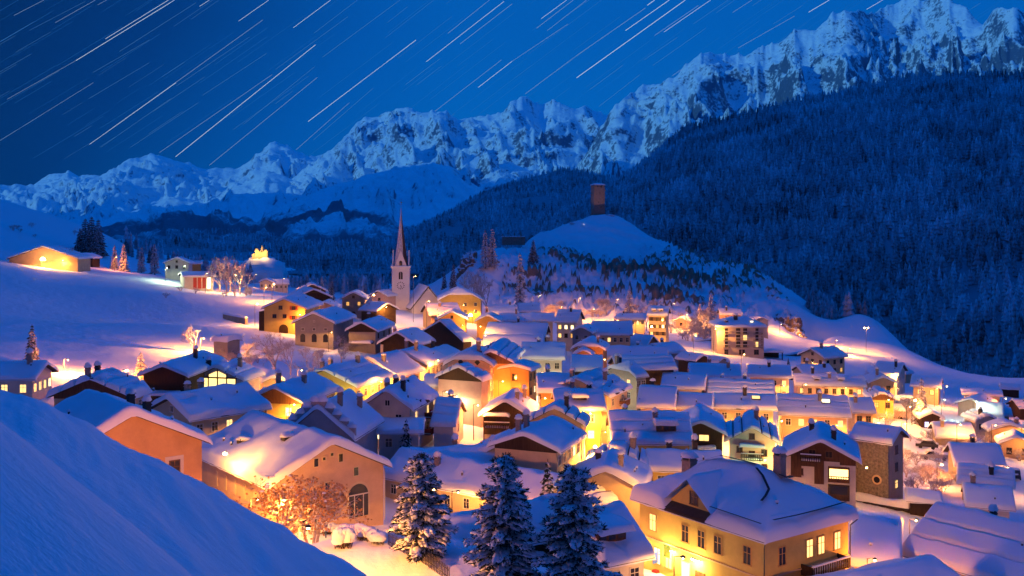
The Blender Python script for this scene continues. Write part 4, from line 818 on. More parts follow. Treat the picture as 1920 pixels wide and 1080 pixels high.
('house', (35.47, 192.72, 0.91, 347.79, 6.85, 10.23, 20.61, 6.37), 'second house of the street terrace with a plain roof', {'wall': 'cream', 'wR': (3, 1)}),
('house', (46.3, 198.61, -0.3, 349.57, 12.05, 10.07, 20.38, 6.46), 'third and widest house of the street terrace with a brown upper wall', {'wall': 'cream', 'wR': (4, 2), 'ch': 1, 'skyl': 1}),
('house', (61.02, 202.74, -1.92, 348.04, 13.87, 12.73, 23.3, 6.26), 'ochre house with five windows in a row and a lit skylight', {'wall': 'peach', 'wR': (5, 1), 'lit': 0.6, 'ch': 1, 'near': 1, 'skyl': 1}),
('house', (75.48, 216.0, -3.47, 351.65, 4.82, 9.68, 22.73, 5.75), 'short annex with a wooden balcony beside the ochre house', {'wall': 'peach', 'wR': (2, 1), 'ch': 1}),
('house', (97.58, 312.84, -5.72, 30.63, 10.43, 11.05, 23.37, 7.26), 'apartment house standing alone left of the lit road', {'wall': 'cream', 'wA': (3, 3), 'wR': (3, 2), 'ch': 1, 'near': 1}),
('cottage', (87.72, 290.3, -4.74, 9.51, 10.11, 9.17, 22.78, 4.21), 'low house with a ribbed snow roof below the apartment house', {'wall': 'cream', 'ch': 2}),
('house', (82.93, 261.51, -4.33, 351.37, 17.88, 9.55, 22.36, 5.1), 'long pink walled house with snowy dormers', {'wall': 'pink', 'wR': (8, 1), 'ch': 2, 'near': 1, 'dorm2': 1}),
('garage', (91.55, 265.51, -5.27, 343.83, 4.87, 7.16, 10.52, 3.85), 'pinkish garage block at the end of the long pink house', {'wall': 'peach', 'roofpitch': 10}),
('house', (111.6, 293.6, -7.2, 146.35, 7.35, 11.49, 24.76, 6.29), 'house with a pink roof below the road lamp', {'wall': 'white', 'wA': (2, 3), 'wL': (2, 1), 'ch': 1, 'near': 1}),
('house', (100.34, 272.02, -6.14, 82.86, 8.72, 7.5, 23.18, 5.93), 'peach gabled house in front of the pink roofed house', {'wall': 'peach', 'wA': (2, 2), 'ch': 1}),
('house', (90.18, 244.43, -5.06, 78.41, 9.47, 6.47, 25.65, 5.25), 'bright yellow house with arched doors and a little dark gable', {'wall': 'yellow', 'gb': 1, 'wA': (2, 1), 'ch': 0}),
('house', (116.73, 280.17, -7.73, 153.24, 7.96, 9.94, 21.54, 5.21), 'cream house with a lit window behind the tall frosted spruce', {'wall': 'cream', 'wL': (2, 1), 'lit': 0.6, 'ch': 0}),
('cabin', (98.81, 236.44, -5.98, 81.47, 7.43, 5.58, 26.44, 2.87), 'wooden cabin with bluish lit windows', {'wall': 'wood', 'wA': (2, 1), 'lit': 1, 'bluelit': 1}),
('house', (95.21, 215.71, -5.59, 346.04, 7.97, 10.29, 21.88, 2.53), 'low lavender roof behind the snowy garden hedge', {'wall': 'cream', 'ch': 1}),
('house', (110.85, 235.72, -7.32, 93.48, 6.67, 6.07, 22.82, 3.74), 'little white house with two grey windows', {'wall': 'white', 'wA': (2, 1), 'ch': 1, 'near': 1}),
('house', (121.77, 261.43, -8.33, 49.09, 9.53, 7.94, 21.65, 3.94), 'pink roofed house with a low gable below the hall', {'wall': 'pink'}),
('house', (119.03, 247.65, -8.17, 333.12, 6.1, 10.76, 22.6, 3.7), 'square pink roof right of the low gable', {'wall': 'pink'}),
('hall', (128.97, 273.48, -9.01, 336.5, 10.14, 9.2, 8.23, 5.26), 'long hall with a flat roof edge near the forest', {'wall': 'grey', 'roofpitch': 8}),
('cottage', (136.68, 267.26, -9.91, 1.19, 4.71, 6.96, 26.34, 3.66), 'wooden cottage with a small gable far right', {'wall': 'wood'}),
('house', (110.01, 221.89, -7.25, 79.67, 5.7, 8.71, 19.91, 3.91), 'rear one of two peach gabled houses by the garden', {'wall': 'peach', 'ch': 1}),
('house', (104.93, 207.66, -6.67, 70.86, 6.14, 7.14, 24.98, 3.5), 'front one of two peach gabled houses by the garden', {'wall': 'peach', 'wA': (2, 2)}),
('barn', (82.52, 177.89, -4.29, 345.2, 8.37, 11.78, 23.38, 4.33), 'blue roofed barn with a lit left gable by the snowy lane', {'wall': 'cream', 'ch': 1}),
('barn', (77.98, 164.0, -3.78, 334.84, 8.44, 8.6, 23.3, 3.78), 'middle barn of three stacked roofs by the lane', {'wall': 'cream', 'ch': 1}),
('barn', (71.27, 149.31, -3.01, 339.29, 6.66, 9.14, 23.6, 3.5), 'lowest and nearest barn of three stacked roofs by the lane', {'wall': 'white', 'ch': 1}),
('chalet', (46.99, 151.66, -0.37, 72.8, 13.34, 11.26, 27.16, 7.72), 'big half timbered chalet with a bright lit loggia', {'wall': 'white', 'near': 1, 'ch': 2, 'bigchalet': 1}),
('house', (57.38, 155.85, -1.51, 137.72, 6.91, 6.87, 26.62, 10.07), 'tower like house with a floodlit rubble stone wall', {'wall': 'stone', 'near': 1, 'wA': (1, 3), 'stonewall': 1}),
('house', (40.05, 166.7, 0.42, 77.56, 13.14, 8.67, 29.56, 6.44), 'white gabled house lit greenish at its foot', {'wall': 'white', 'near': 1, 'ch': 1, 'greenhouse': 1}),
('chalet', (31.88, 168.91, 1.35, 80.11, 15.06, 8.43, 24.94, 6.53), 'dark wooden chalet with one lit window', {'wall': 'wood', 'near': 1, 'woodlit': 1}),
('barn', (21.62, 158.01, 2.51, 357.87, 12.58, 14.57, 24.3, 6.13), 'wide house with layered snow shelves and a wooden dormer', {'wall': 'yellow', 'wA': (3, 2), 'wR': (2, 1), 'near': 1, 'ch': 2, 'shelf': 1, 'dormw': 1}),
('farmhouse', (24.3, 140.99, 1.94, 355.76, 10.57, 8.15, 21.34, 5.95), 'yellow walled house with a smooth lavender roof in front of the green lit gable', {'wall': 'yellow', 'wR': (4, 2), 'lit': 0.3, 'near': 1, 'ch': 2}),
('house', (14.86, 140.45, 2.8, 80.8, 6.25, 8.92, 26.18, 5.74), 'house under a cracked humped snow roof', {'wall': 'wood', 'ch': 2, 'st': 0.9}),
('house', (12.83, 130.99, 2.61, 78.64, 10.02, 10.49, 26.64, 5.62), 'smooth humped roof with two capped chimneys', {'wall': 'cream', 'ch': 2, 'st': 0.9}),
('cottage', (7.91, 91.07, 8.92, 209.75, 5.39, 9.45, 32.19, 3.39), 'low cottage with a dark wooden dormer under a pillow of snow next to the villa', {'wall': 'white', 'wL': (2, 1), 'near': 1, 'st': 0.9, 'D0': 95, 'dormw': 1}),
('shed', (-0.9, 93.24, 10.93, 33.37, 13.71, 5.59, 39.01, 1.63), 'low wooden outbuilding under a thick rounded snow roof among the pines', {'wall': 'wood', 'near': 1, 'st': 1.1, 'D0': 92}),
('farmhouse', (56.16, 114.74, -1.17, 306.46, 15.62, 16.12, 27.6, 4.53), 'big farmhouse whose snow roof lies in three stacked shelves', {'wall': 'ochre', 'near': 1, 'st': 0.7, 'shelf': 1, 'ch': 1, 'D0': 110}),
('house', (34.18, 97.07, 0.45, 207.07, 20.01, 8.04, 20.5, 5.45), 'nearest roof rising at the bottom edge beside the villa balcony', {'wall': 'cream', 'near': 1, 'st': 0.6, 'D0': 80}),
('garage', (43.84, 119.54, 0.12, 338.16, 5.51, 20.25, 11.38, 3.72), 'flat roofed garage with untouched blue snow right of the villa', {'wall': 'cream', 'roofpitch': 4, 'st': 0.6, 'D0': 105}),
('shed', (61.86, 149.76, -1.98, 340.09, 4.95, 5.59, 9.63, 2.79), 'boxy snow covered shed beside the stone retaining wall', {'wall': 'wood', 'roofpitch': 4, 'st': 0.6, 'D0': 140}),
('barn', (-183.85, 396.69, 25.79, 91.58, 14.03, 28.06, 18.82, 3.79), 'wide barn on the hillside with a floodlight in its gable', {'wall': 'peach', 'D0': 415, 'floodlight': 1}),
('hut', (-185.83, 436.03, 24.83, 85.67, 8.0, 9.25, 24.29, 3.68), 'small dark hut next to the floodlit hillside barn', {'wall': 'wood', 'D0': 415}),
('house', (-140.43, 419.79, 19.35, 97.03, 10.08, 10.85, 22.92, 7.58), 'whitish gabled school building lit faintly green', {'wall': 'white', 'wA': (3, 1), 'D0': 400}),
('hall', (-126.53, 399.58, 17.06, 25.46, 12.51, 14.06, 11.01, 5.38), 'low hall with tall red doors in front of the school', {'wall': 'white', 'D0': 390, 'roofpitch': 8, 'reddoors': 1}),
('shed', (-140.04, 440.94, 17.67, 20.46, 5.22, 8.62, 10.45, 8.32), 'glowing annex attached to the school', {'wall': 'ochre', 'D0': 405, 'roofpitch': 8}),
('house', (-126.24, 513.05, 9.27, 94.04, 8.28, 7.65, 24.77, 4.6), 'distant white gabled house left of the far cluster', {'wall': 'white', 'wA': (3, 1), 'D0': 520}),
('house', (-122.65, 528.32, 7.48, 15.8, 8.32, 10.21, 23.28, 4.91), 'distant white house with a long eave in the far cluster', {'wall': 'white', 'wR': (3, 1), 'D0': 520}),
('house', (-54.54, 345.51, 10.59, 93.8, 11.96, 9.17, 27.4, 6.65), 'grey gabled house with two round glowing windows', {'wall': 'grey', 'D0': 330, 'wA': (2, 1), 'lit': 1, 'archdoor': 1}),
('cottage', (-48.68, 382.88, 10.4, 59.49, 9.0, 8.73, 22.91, 5.43), 'little pale gable left of the church tower', {'wall': 'pink', 'D0': 360, 'wA': (1, 1)}),
('cottage', (-44.86, 335.24, 9.53, 140.52, 9.0, 10.26, 24.51, 4.56), 'cottage roof tucked under the church tower on its left', {'wall': 'wood', 'D0': 320}),
('cottage', (-36.73, 403.97, 8.87, 129.36, 8.0, 8.06, 23.3, 5.02), 'peach gable far behind the church nave', {'wall': 'peach', 'D0': 400}),
('house', (-19.57, 371.03, 7.23, 95.01, 17.18, 16.43, 27.74, 8.0), 'grand yellow house with a clipped gable and balcony under the cliff', {'wall': 'yellow', 'near': 1, 'hip': (0.5, 0.5), 'wA': (4, 2), 'bal': 0, 'D0': 375}),
('house', (-23.54, 330.32, 7.33, 17.7, 11.07, 13.18, 23.99, 6.08), 'blue roof right behind the church nave', {'wall': 'cream', 'D0': 340, 'ch': 1}),
('house', (-18.75, 314.83, 6.75, 90.68, 11.03, 9.94, 27.28, 6.25), 'orange lit gable standing left of the bright street lamp', {'wall': 'ochre', 'D0': 305, 'wA': (1, 1)}),
('house', (-7.46, 323.21, 5.57, 85.61, 11.12, 8.31, 26.21, 6.08), 'orange lit gable standing right of the bright street lamp', {'wall': 'ochre', 'D0': 310}),
('garage', (-16.92, 150.64, 6.69, 3.27, 7.27, 9.61, 9.65, 4.57), 'flat roofed annex with a snowy terrace right of the stepped gable', {'wall': 'white', 'roofpitch': 4, 'wR': (2, 1), 'lit': 0.6}),
('cottage', (8.84, 128.2, 2.82, 34.82, 5.05, 8.96, 24.84, 3.89), 'roof with a glowing edge just behind the forked pine', {'wall': 'cream', 'ch': 1, 'st': 0.8}),
('shed', (127.71, 324.72, -9.13, 39.12, 4.74, 4.42, 23.06, 3.51), 'tiny pink roof right of the pink roofed house', {'wall': 'peach'}),
('shed', (161.59, 323.09, -13.38, 337.41, 5.99, 5.95, 20.56, 3.1), 'low shed at the far right edge near the forest', {'wall': 'wood'}),
('house', (121.98, 250.63, -8.48, 340.01, 6.39, 6.86, 19.03, 3.45), 'house with a plain lavender roof behind the garden shrubs', {'wall': 'peach', 'wR': (2, 1)}),
('shed', (93.65, 244.8, -5.43, 2.71, 4.26, 4.22, 21.75, 2.41), 'small garden shed beside the bright yellow arched house', {'wall': 'wood'}),
]
build_houses()
# ---------------------------------------------------------------- the yellow villa with a hipped roof
def villa():
    st = dict(wall='yellow', near=1, fullhip=1, hip=(1e-6, 1e-6), hs=1.05, st=1.0, ch=0, hole=(1.3, 3.2, 5.85))
    root, rf, (xa, xb, yr, yl), H = make_house('villa', (25.0, 108.9, 1.9, 125.0, 19.4, 14.6, 29.5, 9.1), 'large yellow villa with a hipped roof, lit windows and a shop below', st, 200)
    sg = MATS['plaster_yellow']
    # string courses
    for z, nm in ((H - .55, 'cornice'), (H - 4.1, 'string_course')):
        b = MB()
        b.box(xa - .1, xb + .1, yl, yl + .1, z, z + .14); b.box(xa - .1, xb + .1, yr - .1, yr, z, z + .14); b.box(xa - .1, xa, yr, yl, z, z + .14); b.box(xb, xb + .1, yr, yl, z, z + .14)
        b.build(nm, wallmat('cream'), root)
    # windows: the long street side faces +y, the short side faces -x
    for u, l in ((.08, None), (.30, None), (.43, None), (.56, None), (.84, 0)):
        add_window(root, xa + (xb - xa) * (u + .04), yl, H - 3.1, math.pi, .95, 1.75, l if l is not None else None, 'ochre', True)
    for u, l in ((.20, None), (.52, 0), (.66, 0), (.86, 0)):
        add_window(root, xa, yl + (yr - yl) * (u), H - 3.1, -math.pi / 2, .95, 1.75, l, 'ochre', True)
    for u, l in ((.10, None), (.70, 0), (.80, 2)):
        add_window(root, xa + (xb - xa) * (u + .04), yl, H - 6.6, math.pi, .95, 1.7, l, 'ochre', True)
    b = MB(); b.box(xa + (xb - xa) * .44, xa + (xb - xa) * .44 + 1.4, yl, yl + .08, -1.0, H - 5.7); o = b.build('door', WOOD, root)
    b = MB(); b.box(xa + (xb - xa) * .56, xa + (xb - xa) * .56 + 1.3, yl, yl + .08, -.6, H - 5.2); o = b.build('door', FRAME, root); g = MB(); g.box(xa + (xb - xa) * .56 + .2, xa + (xb - xa) * .56 + 1.1, yl + .08, yl + .1, -.4, H - 5.4); g.build('pane', LITW, o)
    # pediment dormer over the street side
    c = (xa + xb) / 2 + 1.3; b = MB(); yy = yl - .4; z0 = float(rf.h(c, yy)) + .1
    b.poly([(c + 3.3, yy, z0), (c - 3.3, yy, z0), (c, yy, z0 + 2.7)]); b.poly([(c + 3.3, yy, z0), (c, yy, z0 + 2.7), (c, yy - 4.2, z0 + 2.7)]); b.poly([(c, yy, z0 + 2.7), (c - 3.3, yy, z0), (c, yy - 4.2, z0 + 2.7)])
    o = b.build('dormer', sg, root)
    b = MB(); w = win_mesh(1.0, 1.25, None, 'brown', 'all'); wi = put('window', w, o, (c - .4, yy + .03, z0 + .35), math.pi)
    # slate strip swept bare below the pediment
    b = MB(); n = 8; P0 = [(c + 4.0 - 8.0 * i / n) for i in range(n + 1)]
    for i in range(n):
        a, d = P0[i], P0[i + 1]; za = lambda y_: float(rf.h(c, y_)) + .10
        b.quad((a, yl + .62, za(yl + .62)), (d, yl + .62, za(yl + .62)), (d, yy, za(yy)), (a, yy, za(yy)))
    b.build('slate_strip', SLATE, root)
    # pediment snow: a thick saddle running back into the main roof
    xs = np.linspace(-4.6, 4.6, 29); ys = np.linspace(0, 1, 12); X, Y = np.meshgrid(xs, ys); yw = yy + .75 - Y * 5.2
    zp = z0 + 2.85 - np.abs(X) * .82 + .55 * (1 - np.clip((np.abs(X) - 3.7) / .9, 0, 1)) * np.clip(Y * 6, .25, 1) + .1 * vnoise(X * .8, Y * 3, 4); zp = np.maximum(zp, rf.h(c + 0 * X, yw) - .25)
    put('dormer_snow', np_mesh('dormer_snow', np.stack([X + c, yw, zp], -1).reshape(-1, 3), grid_faces(*X.shape), SNOW), root)
    # open cracks where the snow slid: dark roofing along the hips
    def crack(pts, w):
        b = MB()
        for (a, d) in zip(pts[:-1], pts[1:]):
            p = Vector((a[0], a[1], float(rf.h(a[0], a[1])) + 1.40)); q = Vector((d[0], d[1], float(rf.h(d[0], d[1])) + 1.40)); n = (q - p).cross(Vector((0, 0, 1))).normalized() * w
            b.quad(p - n, q - n, q + n, p + n)
        b.build('roof_crack', SLATE, root)
    crack([(-3.0, .9), (-4.4, 1.5), (-6.0, 2.4), (-6.6, 3.6), (-6.9, 4.6)], .14); crack([(-2.6, .5), (0, .45), (2.5, .5), (5.0, 1.3)], .2); crack([(-4.6, -.8), (-5.2, -1.4), (-5.0, -2.6)], .34); crack([(-2.0, 6.9), (-4.5, 6.95), (-7.0, 7.0), (-9.0, 7.05)], .12); crack([(-9.2, 5.5), (-9.3, 2), (-9.3, -2), (-9.2, -6)], .14); crack([(-3.2, -.9), (-1, -2.2), (2, -4)], .16)
    rnd = random.Random(3); chimney(root, -4.2, -1.4, H + 4.6, rnd, 1.7, w=.95); chimney(root, 6.0, 1.8, H + 3.2, rnd, 1.1, w=1.2)
    # balcony on the short side
    b = MB(); y0, y1 = yl + (yr - yl) * .42, yl + (yr - yl) * .86; z = H - 4.5
    b.box(xa - 1.5, xa, y1, y0, z - .18, z)
    n = 16
    for i in range(n): q = y1 + (y0 - y1) * (i + .5) / n; b.box(xa - 1.52, xa - 1.47, q - .10, q + .10, z - .05, z + .95)
    for q in (y0, y1): b.box(xa - 1.5, xa, q - .03, q + .03, z - .05, z + .95)
    o = b.build('balcony', wallmat('wood'), root); s = MB(); s.box(xa - 1.6, xa - 1.4, y1 - .1, y0 + .1, z + .95, z + 1.08); s.box(xa - 1.4, xa - .05, y1 + .05, y0 - .05, z, z + .3); s.build('snow_cap', SNOW, o)
    b = MB()
    for px_, py_ in ((xa - .06, yl + .12), (xa - .1, yr - .12)):
        p = [(px_ + (-.6), py_ + (.5 if py_ > 0 else -.5), H - .25), (px_ - .05, py_, H - .9), (px_ - .05, py_, -2)]
        bb = MB(); bb.tube(p[0], p[1], .06, .06, 6); bb.tube(p[1], p[2], .06, .06, 6); bb.build('drainpipe', METAL, root)
    # things at the shop front
    def wp(lx, ly, lz):
        a = R(125.0); return (25.0 + lx * math.cos(a) - ly * math.sin(a), 108.9 + lx * math.sin(a) + ly * math.cos(a), 1.9 + lz)
    def shop_light(lx, lz, power, lab, col=(1, .60, .18), star=False):
        x, y, z_ = wp(lx, yl + .7, lz); t = thing('star_lamp' if star else 'wall_lamp', lab, 'lamp', (x, y, z_), R(125.0), LAMP_G)
        b = MB()
        if star:
            for k in range(10):
                a0 = math.pi * 2 * k / 10; a1 = math.pi * 2 * (k + 1) / 10; r0 = .48 if k % 2 == 0 else .2; r1 = .2 if k % 2 == 0 else .48
                for sg_ in (-.12, .12): b.poly([(0, sg_, 0), (r0 * math.sin(a0), 0, r0 * math.cos(a0)), (r1 * math.sin(a1), 0, r1 * math.cos(a1))])
            b.build('star', BULB, t)
        else:
            b.box(-.7, .7, -.55, -.35, .1, .22); b.build('lamp_shade', METAL, t); g = MB(); g.box(-.65, .65, -.52, -.38, 0, .1); g.build('bulb', BULBW, t)
        l = bpy.data.lights.new('lamp_light', 'POINT'); l.energy = power; l.color = col; l.shadow_soft_size = .2; put('lamp_light', l, t, (0, .25, -.35))
    shop_light(xa + (xb - xa) * .50, H - 4.6, 1300, 'bright strip light over the brown door of the yellow villa'); shop_light(xa + (xb - xa) * .72, H - 4.6, 1300, 'bright strip light over the shop window of the yellow villa'); shop_light(xa + (xb - xa) * .95, H - 5.2, 500, 'glowing christmas star at the corner of the yellow villa', star=True)
    a = R(125.0)
    x, y, z_ = wp(xa + (xb - xa) * .66, yl + 1.1, H - 4.7); fl = thing('flag', 'greenish flag hanging from a slanting pole on the yellow villa', 'flag', (x, y, z_), a)
    b = MB(); b.tube((0, -1.1, .6), (0, 2.2, 1.9), .03, .02, 5); b.build('pole', FRAME, fl)
    X, Z = np.meshgrid(np.linspace(0, .9, 7), np.linspace(0, -1.3, 9)); Yf = .08 * np.sin(X * 7 + Z * 2); put('cloth', np_mesh('cloth', np.stack([Yf, X + .2, Z + 1.1 + X * .4], -1).reshape(-1, 3), grid_faces(9, 7), mat('flag_cloth', (.42, .40, .06), .8, col2=(.05, .25, .10), scale=2.5)), fl)
    x, y, z_ = wp(xa + (xb - xa) * .84, yl + .25, -.6); mb_ = thing('post_box', 'red post box on the wall of the yellow villa', 'post box', (x, y, z_), a)
    b = MB(); b.box(-.4, .4, -.2, .25, .6, 1.7); b.prism([(-.4, 1.7), (.4, 1.7), (.25, 1.9), (-.25, 1.9)], 1, -.2, .25); b.build('box', mat('post_red', (.55, .03, .02), .45), mb_); b = MB(); b.box(-.06, .06, -.06, .06, -.6, .6); b.build('post', METAL, mb_)
    x, y, z_ = wp(xa + (xb - xa) * .80, yl + .9, H - 5.6); sn = thing('hanging_sign', 'small dark blue square sign beside the shop lights', 'sign', (x, y, z_), a)
    b = MB(); b.box(-.03, .03, -.3, .5, -.6, .6); b.build('board', mat('sign_blue', (.03, .05, .22), .5), sn); b = MB(); b.tube((0, -.9, .6), (0, .5, .6), .02, .02, 4); b.build('bracket', METAL, sn)
LAMP_G = 'lit street lamps of the village'
villa()
# ---------------------------------------------------------------- the church
def church():
    t = thing('church', 'white church with a slender pointed spire and a clock on its tower', 'church', (-43.0, 386.0, 9.6), R(4)); w = 3.35
    pl = mat('church_plaster', (.84, .80, .77), .9, var=.12, scale=.3)
    b = MB(); b.box(-w, w, -w, w, -5, 16.3); b.build('tower', pl, t)
    b = MB(); b.box(-w - .45, w + .45, -w - .45, w + .45, 16.3, 16.75); c_ = b.build('cornice', pl, t); s = MB(); s.box(-w - .5, w + .5, -w - .5, w + .5, 16.75, 17.15); s.build('snow_cap', SNOW, c_)
    for k in range(4):
        M = Matrix.Rotation(k * math.pi / 2, 4, 'Z'); b = MB(); pts = [(-2.3, 17.1), (2.3, 17.1), (0, 23.2)]
        b.prism(pts, 1, -w + .1, -w + .5); b.v = [tuple(M @ Vector(p)) for p in b.v]; g = b.build('spire_gable', pl, t)
        b = MB(); q = [(-.55, 17.3), (.55, 17.3)] + [(.55 * math.cos(a), 18.6 + .55 * math.sin(a)) for a in np.linspace(0, math.pi, 9)]; b.prism(q, 1, -w - .02, -w + .12); b.v = [tuple(M @ Vector(p)) for p in b.v]; b.build('opening', GLASS, g)
        b = MB(); q = [(-.75, 12.0), (.75, 12.0)] + [(.75 * math.cos(a), 14.2 + .75 * math.sin(a)) for a in np.linspace(0, math.pi, 11)]; b.prism(q, 1, -w - .04, -w + .02); b.v = [tuple(M @ Vector(p)) for p in b.v]; wn_ = b.build('window', GLASS, t)
        b = MB(); b.box(-.07, .07, -w - .1, -w - .04, 12, 14.9); b.v = [tuple(M @ Vector(p)) for p in b.v]; b.build('mullion', pl, wn_)
    # clock: twelve marks and two hands painted on the tower
    for k in (0, 1, 3):
        M = Matrix.Rotation(k * math.pi / 2, 4, 'Z'); b = MB()
        for i in range(12):
            a = i * math.pi / 6; r0, r1 = 1.05, 1.5; wd = .13
            d = Vector((math.sin(a), 0, math.cos(a))); n = Vector((math.cos(a), 0, -math.sin(a))) * wd; o_ = Vector((0, -w - .03, 9.6)); b.quad(o_ + d * r0 - n, o_ + d * r0 + n, o_ + d * r1 + n, o_ + d * r1 - n)
        b.v = [tuple(M @ Vector(p)) for p in b.v]; ck = b.build('clock_face', SLATE, t)
        for nm, a, ln, wd in (('hour_hand', R(155), .85, .12), ('minute_hand', R(172), 1.15, .08)):
            h_ = MB(); d = Vector((math.sin(a), 0, math.cos(a))); n = Vector((math.cos(a), 0, -math.sin(a))) * wd; o_ = Vector((0, -w - .06, 9.6)); h_.quad(o_ - d * .2 - n, o_ - d * .2 + n, o_ + d * ln + n * .5, o_ + d * ln - n * .5); h_.v = [tuple(M @ Vector(p)) for p in h_.v]; h_.build(nm, SLATE, ck)
    # octagonal spire, snow clinging to one side
    n = 8; prof = [(2.9, 17.1), (2.05, 22.5), (1.45, 27), (.8, 32), (.30, 36.6), (.10, 39.2)]; v = []; f = []; mi = []
    for r, z in prof:
        for i in range(n): a = 2 * math.pi * (i + .5) / n; v.append((r * math.cos(a), r * math.sin(a), z))
    for k in range(len(prof) - 1):
        for i in range(n): j = (i + 1) % n; f.append((k * n + i, k * n + j, (k + 1) * n + j, (k + 1) * n + i)); mi.append(0)
    b = MB(); b.v, b.f, b.m = v, f, mi; b.build('spire', mat('spire_shingles', (.085, .05, .045), .9, var=.5, scale=2, bump=.5), t)
    b = MB(); b.v = [(x_ * 1.03, y_ * 1.03, z_) for x_, y_, z_ in v]; b.f = [f[k] for k in range(len(f)) if (k % n) in (2, 3, 4, 5)]; b.m = [0] * len(b.f); b.build('spire_snow', mat('clinging_snow', (.72, .70, .74), .9, col2=(.30, .26, .28), scale=1.6, stretch=(1, 1, 2.5)), t)
    b = MB(); b.tube((0, 0, 39), (0, 0, 43.2), .09, .04, 6); b.build('finial_rod', METAL, t); b = MB(); b.blob((.1, 0, 41.5), .38, .38, .38, random.Random(2), seg=8, rings=5, flat=1); b.build('finial_ball', mat('gilded', (.6, .45, .2), .3), t, smooth=True)
    # nave
    nv = MB(); Lx, Wn, He, Hr = 20.0, 12.6, 6.0, 13.6
    M = Matrix.Translation((9.0, -3.0, 0)) @ Matrix.Rotation(R(12), 4, 'Z')
    def tr(b): b.v = [tuple(M @ Vector(p)) for p in b.v]; return b
    nv.prism([(-Wn / 2, -6), (Wn / 2, -6), (Wn / 2, He - 4), (0, Hr - 4.2), (-Wn / 2, He - 4)], 1, -8, 10); tr(nv).build('nave', pl, t)
    for sg in (-1, 1):
        b = MB(); b.prism([(0, Hr - 4.1), (sg * (Wn / 2 + .6), He - 4.9), (sg * (Wn / 2 + .6), He - 5.2), (0, Hr - 4.4)][::sg], 1, -8.5, 10.3); r_ = tr(b).build('nave_roof', SLATE, t)
        b = MB(); b.prism([(sg * .2, Hr - 4.15), (sg * (Wn / 2 + .65), He - 4.9), (sg * (Wn / 2 + .65), He - 4.55), (sg * .15, Hr - 3.75)][::sg], 1, -8.1, 10.3); tr(b).build('roof_snow', SNOW, r_)
    b = MB(); b.box(-.12, .12, -8.06, -8.0, 3.3, 4.1); tr(b).build('slit_window', GLASS, t)
church()
# ---------------------------------------------------------------- the castle tower, the ruin beside it, the far castle
def castle_tower():
    p = W(1121, 401, 737); g = float(p[2]) - 1.5; t = thing('castle_tower', 'square stone castle tower standing alone on the snowy hilltop', 'tower', (p[0], p[1], g), R(12)); w = 4.1
    st = mat('castle_stone', (.40, .26, .19), .95, col2=(.17, .11, .085), scale=1.0, bump=.8, bscale=2)
    b = MB(); v = []
    b.prism([(-w * 1.03, -6), (w * 1.03, -6), (w, 21.0), (-w, 21.0)], 1, -w, w); b.build('shaft', st, t)
    for k in range(4):
        M = Matrix.Rotation(k * math.pi / 2, 4, 'Z')
        for q in (-3.0, 0, 3.0):
            b = MB(); b.box(q - 1.0, q + 1.0, -w - .02, -w + .6, 21.0, 22.4) if q else b.box(q - .9, q + .9, -w - .02, -w + .6, 21.0, 22.4); b.v = [tuple(M @ Vector(p_)) for p_ in b.v]; b.build('merlon', st, t)
    b = MB(); b.box(-w - .3, w + .3, -w - .3, w + .3, 22.4, 22.7); rf_ = b.build('roof', DARKW, t)
    r2 = Roof(2 * w + .8, 2 * w + .8, .18, 22.7, (1e-6, 1e-6), 1.0); put('snow_cap', snow_mesh(r2, .9, 3, True), rf_)
    for x_, z in ((.3, 16.5), (-.8, 9.5), (1.2, 6)): b = MB(); b.box(x_ - .3, x_ + .3, -w - .06, -w + .02, z, z + .9); b.build('slit_window', GLASS, t)
    b = MB(); b.box(-w - 1.3, -w, -.5, .5, 15.2, 15.6); b.build('stone_bracket', st, t)
    b = MB(); b.prism([(-w - 2.0, -6), (-w, -6), (-w, 5.5), (-w - .6, 3.0), (-w - 1.0, 2.2)], 1, -1.4, 1.4); b.build('broken_buttress', st, t)
    p = W(1137, 405, 728); r = thing('ruined_wall', 'low reddish ruined wall beside the castle tower', 'wall', (p[0], p[1], p[2] - .8)); b = MB(); b.prism([(-4.5, -3), (6.0, -3), (5.5, .6), (2.6, 1.1), (.5, 2.0), (-2, 1.4), (-4.5, 1.9)], 1, -.7, .7); b.build('masonry', st, r); s = MB(); rr = random.Random(4)
    for q in range(7): s.blob((-4 + q * 1.5, 0, 1.2), 1.2, .95, .6, rr, seg=8, rings=4); 
    s.build('snow_cap', SNOW, r, smooth=True)
    p = W(963, 448, 655); r = thing('ruined_wall', 'low ruined wall with two stubs at the left end of the castle hill', 'wall', (p[0], p[1], p[2] - 1)); b = MB(); b.prism([(-7.5, -3), (7.5, -3), (7.5, 2.5), (5.3, 2.6), (5.1, 6.0), (4.5, 6.0), (4.3, 2.4), (-7.0, 2.8), (-7.1, 4.2), (-7.5, 4.2)], 1, -.6, .6); b.build('masonry', st, r); s = MB()
    for q in range(9): s.blob((-7 + q * 1.7, 0, 2.4), 1.25, .9, .6, rr, seg=8, rings=4)
    s.build('snow_cap', SNOW, r, smooth=True)
castle_tower()
